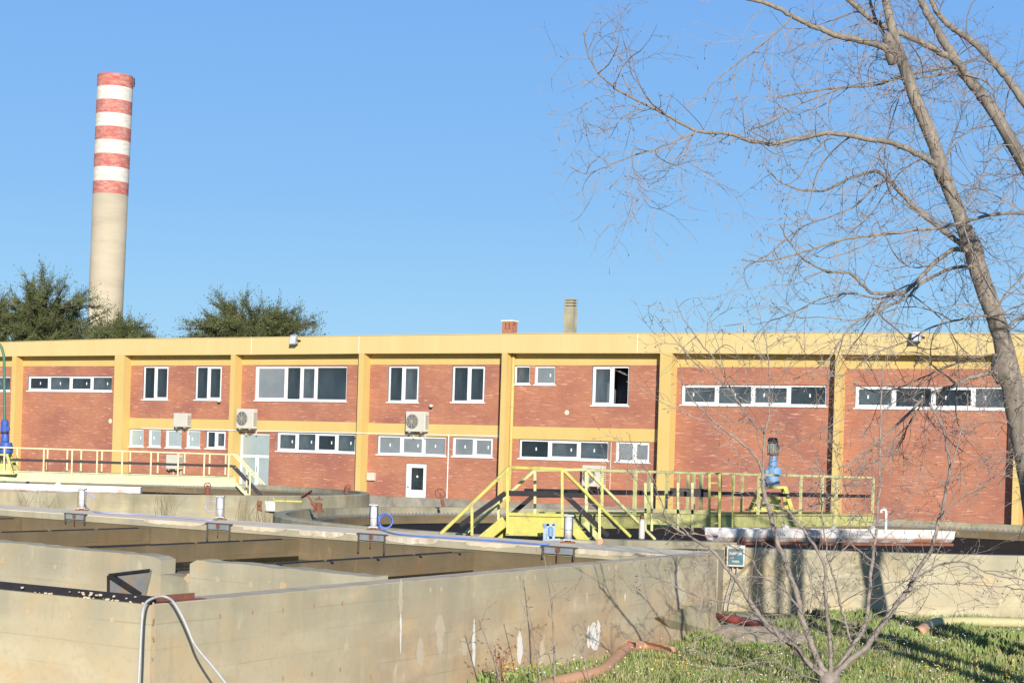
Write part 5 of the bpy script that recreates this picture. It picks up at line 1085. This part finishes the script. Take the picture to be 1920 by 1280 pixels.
# second leader from outside the frame
LB_ = [
 ([(2060, 560), (1990, 420), (1920, 309), (1870, 219), (1835, 172), (1800, 128), (1785, 100), (1767, 74), (1745, 35), (1726, 0), (1700, -60)], 36, 12, 1.0, .8),
 ([(1808, 135), (1792, 115), (1748, 90), (1715, 73), (1682, 60), (1641, 41), (1592, 0), (1550, -40)], 17, 9, -.8, 1.0),
 ([(2010, 330), (1960, 250), (1920, 191), (1895, 155), (1871, 126), (1825, 79), (1797, 60), (1775, 44), (1751, 11), (1735, -30)], 22, 10, 1.4, 1.2),
 ([(1672, 98), (1650, 86), (1603, 74), (1565, 65), (1532, 52), (1508, 42), (1486, 30), (1460, 16), (1430, 5), (1394, -4)], 17, 6, -.8, 0),
 ([(1484, 32), (1462, 55), (1436, 77), (1400, 105), (1365, 132), (1341, 152), (1327, 172), (1322, 195)], 4.5, 1.8, -.4, -.8),
 ([(1764, 314), (1745, 303), (1723, 290), (1682, 271), (1655, 264), (1625, 260), (1559, 250), (1505, 258), (1450, 269), (1433, 268), (1405, 264), (1378, 253), (1343, 249), (1307, 246), (1263, 224), (1228, 204), (1159, 169), (1118, 131), (1100, 95), (1094, 57)], 15, 2.0, -2.5, 0),
 ([(1307, 247), (1260, 268), (1214, 284), (1159, 303), (1125, 318), (1094, 325), (1069, 312)], 4, 1.6, -.5, -1.9),
 ([(1211, 203), (1190, 208), (1168, 221), (1146, 240), (1121, 251), (1100, 245), (1091, 224)], 3, 1.4, -.3, -2.2),
 ([(1228, 204), (1213, 180), (1198, 159), (1183, 138), (1181, 115), (1181, 90)], 3, 1.4, .3, -2.2),
 ([(1303, 248), (1285, 275), (1269, 298), (1252, 322), (1241, 334), (1225, 344), (1214, 344)], 3, 1.4, .3, -1.9),
 ([(1826, 478), (1800, 457), (1762, 427), (1717, 390), (1685, 357), (1665, 337), (1652, 325), (1635, 322), (1594, 334), (1549, 356), (1500, 356), (1462, 340), (1440, 320)], 14, 2.5, 1.8, 0),
 ([(1665, 338), (1640, 350), (1605, 385), (1560, 405), (1500, 428), (1450, 470), (1400, 500)], 5, 1.8, -1.0, 1.0),
 ([(2030, 430), (1975, 408), (1920, 400), (1856, 403), (1785, 422), (1725, 431), (1661, 439), (1575, 450), (1519, 469), (1462, 484), (1425, 490), (1391, 487)], 9, 2, -1.8, -.5),
 ([(1822, 478), (1807, 469), (1785, 469), (1762, 485), (1745, 500), (1725, 521), (1702, 544), (1687, 551), (1660, 550), (1635, 549), (1615, 532), (1597, 514), (1575, 510), (1552, 510), (1525, 497), (1500, 480), (1475, 445), (1462, 420)], 12, 2.4, -1.5, 0),
 ([(1838, 505), (1819, 499), (1785, 504), (1744, 521), (1715, 543), (1699, 559), (1650, 581), (1620, 597), (1597, 611), (1575, 640), (1560, 665), (1520, 700)], 9, 2.4, -1.5, 0),
 ([(1700, 545), (1650, 560), (1597, 550), (1540, 560), (1480, 590), (1440, 605), (1410, 640)], 4.5, 1.8, .6, -.6),
 ([(1884, 702), (1865, 700), (1850, 701), (1817, 709), (1784, 725), (1741, 740), (1708, 771), (1680, 797), (1653, 823), (1609, 858), (1570, 880)], 13, 2.5, -1.0, 0),
 ([(1741, 742), (1705, 790), (1690, 830), (1660, 870)], 5, 2, -.5, -.5),
 ([(1868, 600), (1840, 592), (1800, 600), (1750, 612), (1700, 640), (1640, 662), (1590, 700), (1540, 705)], 6, 2, -1.5, 0),
 ([(1880, 630), (1905, 600), (1950, 590), (2000, 560)], 9, 4, .5, 0),
 ([(1865, 600), (1880, 560), (1915, 520), (1960, 470)], 6, 3, 1, 0),
 ([(1800, 405), (1840, 330), (1870, 280), (1920, 240)], 4, 2, 1.5, 0),
 ([(1764, 312), (1800, 260), (1830, 240), (1900, 235)], 4, 2, 1.5, 0),
 ([(1790, 125), (1740, 133), (1690, 143), (1650, 158), (1600, 163), (1560, 166), (1500, 175), (1450, 183)], 7, 3, -.5, .8),
 ([(1795, 132), (1750, 143), (1690, 148), (1630, 156), (1590, 162), (1500, 195), (1440, 232), (1400, 246)], 5, 2, -2, .8),
 ([(1890, 720), (1930, 700), (1980, 690)], 6, 3, .5, 0),
 ([(1672, 95), (1655, 60), (1640, 30), (1625, -20)], 10, 5, .6, 0),
 ([(1880, 660), (1830, 672), (1770, 690), (1700, 720), (1650, 735), (1600, 720)], 5, 2, 1.2, 0),
]
lrad = []
for pl_, w0, w1, dz, zo in LB_:
    g_ = 7.2 if w0 < 6 else 6.8
    limb(lm, cm, pl_, ZT_, w0/2*ppm*.8, w1/2*ppm, dz, g_, (.4, 1.6), 2, zo, .18, .5, .0075, start=.05, wob=.005)
# fine extra twigs hanging from the trunk
for k in range(8, len(SP)-4, 1):
    for _ in range(2): twig(cm, SP[k], (rt.gauss(-.3, .6), rt.gauss(-.2, .6), rt.uniform(-.3, .5)), rt.uniform(.4, 1.2), .006, 2, .45, .2)
lm.build('limbs', 'bark', BT, smooth=True); cm.build('crown', 'twig', BT)
# ------------------------------------------------------------------ small many-stemmed tree
ZS_ = 21.5; sp_ = ZS_/F
ST = thing('young_tree', 'small leafless tree with many stems fanning out of one stump in the grass', 'tree', (atZ(1555, 1285, ZS_).x, ZS_, 0))
sm_, sl_, sc2 = MB(), MB(), MB()
b0 = atZ(1556, 1300, ZS_); b0.z = -.05; sm_.tube([b0, atZ(1555, 1283, ZS_), atZ(1554, 1268, ZS_), atZ(1555, 1258, ZS_)], [.15, .125, .12, .06], 12); sm_.build('stump', 'sapling_bark', ST, smooth=True)
SL = [
 ([(1550, 1272), (1512, 1238), (1475, 1202), (1440, 1172), (1405, 1125), (1380, 1085), (1360, 1062), (1335, 1030), (1300, 1010), (1257, 985), (1225, 965)], 17, 3, -.8),
 ([(1552, 1268), (1535, 1240), (1522, 1210), (1505, 1160), (1495, 1115), (1475, 1060), (1457, 1012), (1442, 955), (1432, 912), (1430, 880)], 17, 8, .4),
 ([(1430, 884), (1420, 862), (1390, 830), (1370, 815), (1340, 790), (1307, 758), (1290, 735), (1275, 700)], 7, 2, .0),
 ([(1430, 884), (1431, 850), (1432, 812), (1415, 797), (1390, 762), (1362, 712), (1345, 680), (1312, 642), (1285, 600), (1265, 560)], 6, 1.8, .4),
 ([(1432, 812), (1442, 780), (1442, 740), (1442, 695), (1437, 650), (1427, 600), (1418, 570)], 4.5, 1.6, .8),
 ([(1431, 884), (1445, 862), (1462, 845), (1500, 825), (1530, 812), (1555, 800), (1590, 780)], 4, 1.6, -.3),
 ([(1390, 762), (1352, 715), (1312, 690), (1280, 655), (1250, 620), (1228, 590)], 3, 1.4, -.6),
 ([(1558, 1262), (1557, 1225), (1555, 1185), (1550, 1150), (1547, 1110), (1546, 1060), (1520, 1012), (1492, 975), (1480, 960), (1465, 950), (1430, 940)], 12, 3, -.4),
 ([(1598, 1212), (1595, 1200), (1582, 1155), (1570, 1105), (1555, 1055), (1549, 1022), (1542, 955), (1538, 900), (1530, 860)], 8, 2, .6),
 ([(1562, 1266), (1590, 1222), (1622, 1172), (1630, 1110), (1637, 1047), (1642, 997), (1647, 942), (1650, 880), (1652, 780), (1654, 690)], 13, 2, .5),
 ([(1562, 1268), (1590, 1240), (1625, 1210), (1657, 1165), (1685, 1128), (1705, 1102), (1720, 1070), (1747, 1027), (1762, 972), (1767, 955), (1777, 900), (1782, 877), (1775, 840), (1770, 805), (1757, 780), (1742, 755)], 17, 2.5, -.6),
 ([(1782, 880), (1792, 850), (1800, 817), (1812, 780), (1815, 740)], 5, 1.6, .2),
 ([(1708, 1098), (1722, 1082), (1755, 1060), (1785, 1054), (1810, 1053), (1860, 1075), (1920, 1087), (1980, 1088)], 6, 2, -.6),
 ([(1550, 1275), (1522, 1250), (1490, 1210), (1470, 1200), (1440, 1170), (1400, 1140), (1350, 1125), (1290, 1110), (1240, 1085), (1190, 1078)], 9, 2, -1.0),
 ([(1505, 1150), (1470, 1105), (1430, 1080), (1400, 1040), (1330, 1005), (1290, 1000)], 5, 2, .6),
 ([(1700, 1108), (1740, 1095), (1800, 1094), (1860, 1098), (1920, 1105)], 3.5, 1.6, .4),
 ([(1440, 955), (1480, 960), (1540, 940), (1600, 900), (1640, 850)], 3, 1.4, .5),
 ([(1760, 975), (1800, 935), (1850, 905), (1900, 860), (1930, 800)], 4, 1.6, -.3),
 ([(1640, 1010), (1610, 960), (1590, 930), (1575, 880), (1560, 830)], 3, 1.4, .2),
 ([(1540, 1275), (1500, 1262), (1450, 1240), (1400, 1245), (1340, 1262), (1300, 1290)], 3, 1.4, -.4),
 ([(1300, 1010), (1250, 960), (1225, 900), (1200, 860), (1175, 810)], 3, 1.2, -.4),
 ([(1546, 1060), (1580, 1030), (1620, 1000), (1680, 960), (1740, 900)], 3.2, 1.4, -.2),
]
for i, (pl_, w0, w1, dz) in enumerate(SL):
    mb_ = MB(); zz_ = {2: .4, 3: .4, 4: .45, 5: .4, 6: .6, 11: -.55, 12: -.35, 14: .1, 15: -.3, 16: .3, 17: -.5, 18: .3, 20: -.7, 21: -.2, 8: .1}.get(i, 0)
    limb(mb_, sc2, pl_, ZS_, w0/2*sp_*.74, w1/2*sp_, dz, 8.0, (.3, 1.15), 2, zz_, .0, .22, .0042, start=.1, wob=.006)
    (mb_ if w0 < 11 else mb_).build('branch' if w0 < 11 else 'stem', 'sapling_bark', ST, smooth=True)
sc2.build('twigs', 'sapling_bark', ST)
# two saplings
def sapling(pts, Z, w0, label, dens=5, tl=(.15, .5)):
    b = atZ(*pts[0], Z); T = thing('sapling', label, 'sapling', (b.x, b.y, 0), 'thin leafless saplings')
    a_ = c_ = MB(); limb(a_, c_, pts, Z, w0/2*Z/F, .8*Z/F, 0, dens, tl, 1, 0, 0, .35, .0032, start=.1); a_.build('stem', 'sapling_bark', T, smooth=True)
sapling([(1041, 1300), (1040, 1255), (1038, 1190), (1034, 1130), (1028, 1090), (1020, 1040)], 20.5, 5, 'thin pale sapling with few twigs, before the stained tank wall')
sapling([(1015, 1300), (1008, 1240), (1002, 1200), (990, 1160), (975, 1120)], 20.2, 3, 'thinnest sapling, leaning left just beside the pale sapling at the tank wall', 5)
sapling([(945, 1300), (932, 1255), (918, 1215), (905, 1180), (893, 1150)], 19.6, 3.2, 'leftmost sapling, leaning left before the tank wall above the yellow flowers', 6)
sapling([(1110, 1290), (1098, 1245), (1085, 1205), (1072, 1170)], 21, 2.4, 'short bent sapling above the orange hose', 4)
# rust brown dead leaves on a bush
dl = MB()
for i in range(70):
    c = atZ(rt.gauss(940, 12), rt.gauss(1229, 12), 20.0+rt.uniform(-.1, .1)); dl.add([c+rv(.014) for _ in range(3)], [(0, 1, 2)])
for i in range(12):
    a = atZ(935+rt.uniform(-8, 14), 1290, 20); dl.tube([a, lerp(a, atZ(rt.gauss(940, 12), rt.gauss(1229, 12), 20), .6), atZ(rt.gauss(940, 12), rt.gauss(1225, 12), 20)], .003, 3)
o = atZ(938, 1290, 20); o.z = 0; T = thing('dry_bush', 'small dry bush with rust brown dead leaves against the stained tank wall', 'bush', o); dl.build('dead_leaves', 'rust', T)
# neighbouring trees beside the view whose trunks shade the low wall
def side_tree(x, y, lean, r_, h, label):
    T = thing('neighbour_tree', label, 'tree', (x, y, 0), 'leafless trees standing right of the view'); a_, c_ = MB(), MB()
    pts = [Vector((x+lean*t*h+.08*math.sin(t*7), y, h*t)) for t in [k/10 for k in range(11)]]; a_.tube(smoothline(pts, 2), [lerp(r_, r_*.45, k/20) for k in range(21)], 10)
    for k in range(7, 11):
        twig(c_, pts[k], (.7, rt.gauss(0, .3), .7), rt.uniform(.8, 1.6), .03, 1, .2, .02)
    a_.build('trunk', 'bark', T, smooth=True); c_.build('crown', 'twig', T)
sx = math.tan(R(SUN_AZ))
for px, Zt, lean, r_, lab in ((1428, 19.5, .0, .2, 'nearest'), (1500, 21.0, .03, .19, 'middle'), (1468, 18.0, -.03, .1, 'thin'), (1645, 20.0, .14, .17, 'leaning')):
    Pw = on_circle(px, 1090, CRc, RRAD); side_tree(Pw.x+(Pw.y-Zt)*sx-lean*(.7+(Pw.y-Zt)*math.tan(R(SUN_EL))), Zt, lean, r_, 7.5, f'{lab} leafless tree standing just right of the view beside the grass')
#@@CONIFERS
# ================================================================== cypress trees behind the building
rc = random.Random(5)
def spray(mb, p, d, L, wd):
    """flat spray: a thin axis with short pointed scale leaves on both sides"""
    n = max(4, int(L/.13)); side = d.cross(Vector((rc.gauss(0, 1), rc.gauss(0, 1), rc.gauss(0, .6)))).normalized(); q = Vector(p); dd = Vector(d)
    for k in range(n):
        dd = (dd+Vector((rc.gauss(0, .07), rc.gauss(0, .07), rc.gauss(.03, .07)))).normalized(); q2 = q+dd*(L/n); t = k/n; l = wd*(1-.75*t)*rc.uniform(.7, 1.2)
        for s in (-1, 1):
            e = q+(side*s*.75+dd*.75+Vector((rc.gauss(0, .15), rc.gauss(0, .15), rc.gauss(0, .15))))*l; m = (q+e)/2+dd.cross(side)*l*.0; w_ = l*.2
            up = dd*w_; mb.add([q, m-up, e, m+up], [(0, 1, 2, 3)])
        q = q2
    mb.add([q-side*.03, q+side*.03, q+dd*wd*.8], [(0, 1, 2)])
def conifer(Z, base_px, tips, label, bulk, seed, h_in=520, wd=.25):
    tips = [(base_px+(x-base_px)*.98, y+6) for x, y in tips]
    rc.seed(seed); b = at_dir(base_px, Z); T = thing('cypress', label, 'tree', b, 'dark conifers behind the building'); tr_, cr = MB(), MB()
    top = min(tips, key=lambda t: t[1]); tp = atZ(top[0], top[1]+20, Z); fork = atZ(base_px, 662, Z)
    tr_.tube([b, lerp(b, fork, .5)+Vector((.1, 0, 0)), fork], [.42, .34, .26], 10)
    ends = []
    for tx, ty in tips:
        for rep_ in range(3):
            e = atZ(tx+rc.gauss(0, 5 if rep_ else 0), ty+(rc.uniform(4, 26) if rep_ else 0), Z+(rc.gauss(0, 1.4) if rep_ else rc.gauss(0, .4))); ends.append(e)
    for _ in range(bulk):
        tx, ty = rc.choice(tips); k = rc.uniform(.25, 1.0); cx_ = base_px+(tx-base_px)*k; e = atZ(cx_, lerp(660, ty+8, k**.7*rc.uniform(.6, 1)), Z+rc.gauss(0, 1.8)); ends.append(e)
    for e in ends:
        s0 = lerp(fork, tp, rc.uniform(-.25, .5)); mid = lerp(s0, e, .5); mid.z += rc.uniform(-.06, .1)*(e-s0).length; mid.x += rc.gauss(0, .12)*(e-s0).length; mid.x = lerp(mid.x, s0.x, .1); ctrl = [s0, mid, e]; pl_ = smoothline(ctrl, 6); L = sum((pl_[i+1]-pl_[i]).length for i in range(len(pl_)-1))
        tr_.tube(pl_, [lerp(.07, .012, i/(len(pl_)-1)) for i in range(len(pl_))], 4, False)
        for i in range(3, len(pl_)):
            d = (pl_[i]-pl_[i-1]).normalized()
            for _ in range(4 if i < len(pl_)-2 else 3):
                o_ = Vector((rc.gauss(0, 1), rc.gauss(0, 1), rc.gauss(.15, .7))).normalized(); spray(cr, lerp(pl_[i-1], pl_[i], rc.random()), (d*.75+o_*.95).normalized(), rc.uniform(.3, .8)*(1.1 if i > len(pl_)-3 else .8), wd*(.7 if i > len(pl_)-3 else 1))
        spray(cr, pl_[-2], (pl_[-1]-pl_[-2]).normalized(), .7, wd*.8)
    tr_.build('trunk', 'dark_bark', T, smooth=True); cr.build('crown', 'needle', T)
conifer(104, 75, [(18, 537), (45, 508), (62, 520), (80, 490), (100, 512), (125, 515), (108, 540), (155, 545), (165, 540), (140, 570), (40, 560), (188, 548), (205, 575), (175, 600), (60, 530), (195, 600), (10, 600), (-10, 625), (172, 632), (5, 560), (120, 600), (30, 585), (150, 610)], 'largest dark conifer above the roof at left, partly before the smokestack', 95, 1)
conifer(106, -30, [(2, 560), (14, 545), (-20, 530), (8, 575), (-50, 520), (-90, 560), (25, 590)], 'dark conifer cut by the left photo edge', 60, 2)
conifer(100, 225, [(222, 583), (246, 590), (262, 600), (275, 606), (290, 627), (200, 600), (185, 618), (235, 605), (170, 612)], 'low conifer in front of the foot of the smokestack', 40, 3)
conifer(102, 472, [(405, 541), (412, 560), (380, 575), (345, 596), (365, 605), (395, 590), (438, 560), (463, 545), (492, 556), (525, 560), (545, 578), (560, 572), (575, 590), (592, 588), (335, 628), (590, 615), (505, 575), (425, 575)], 'broad bushy conifer showing above the roof near the floodlight', 85, 4)
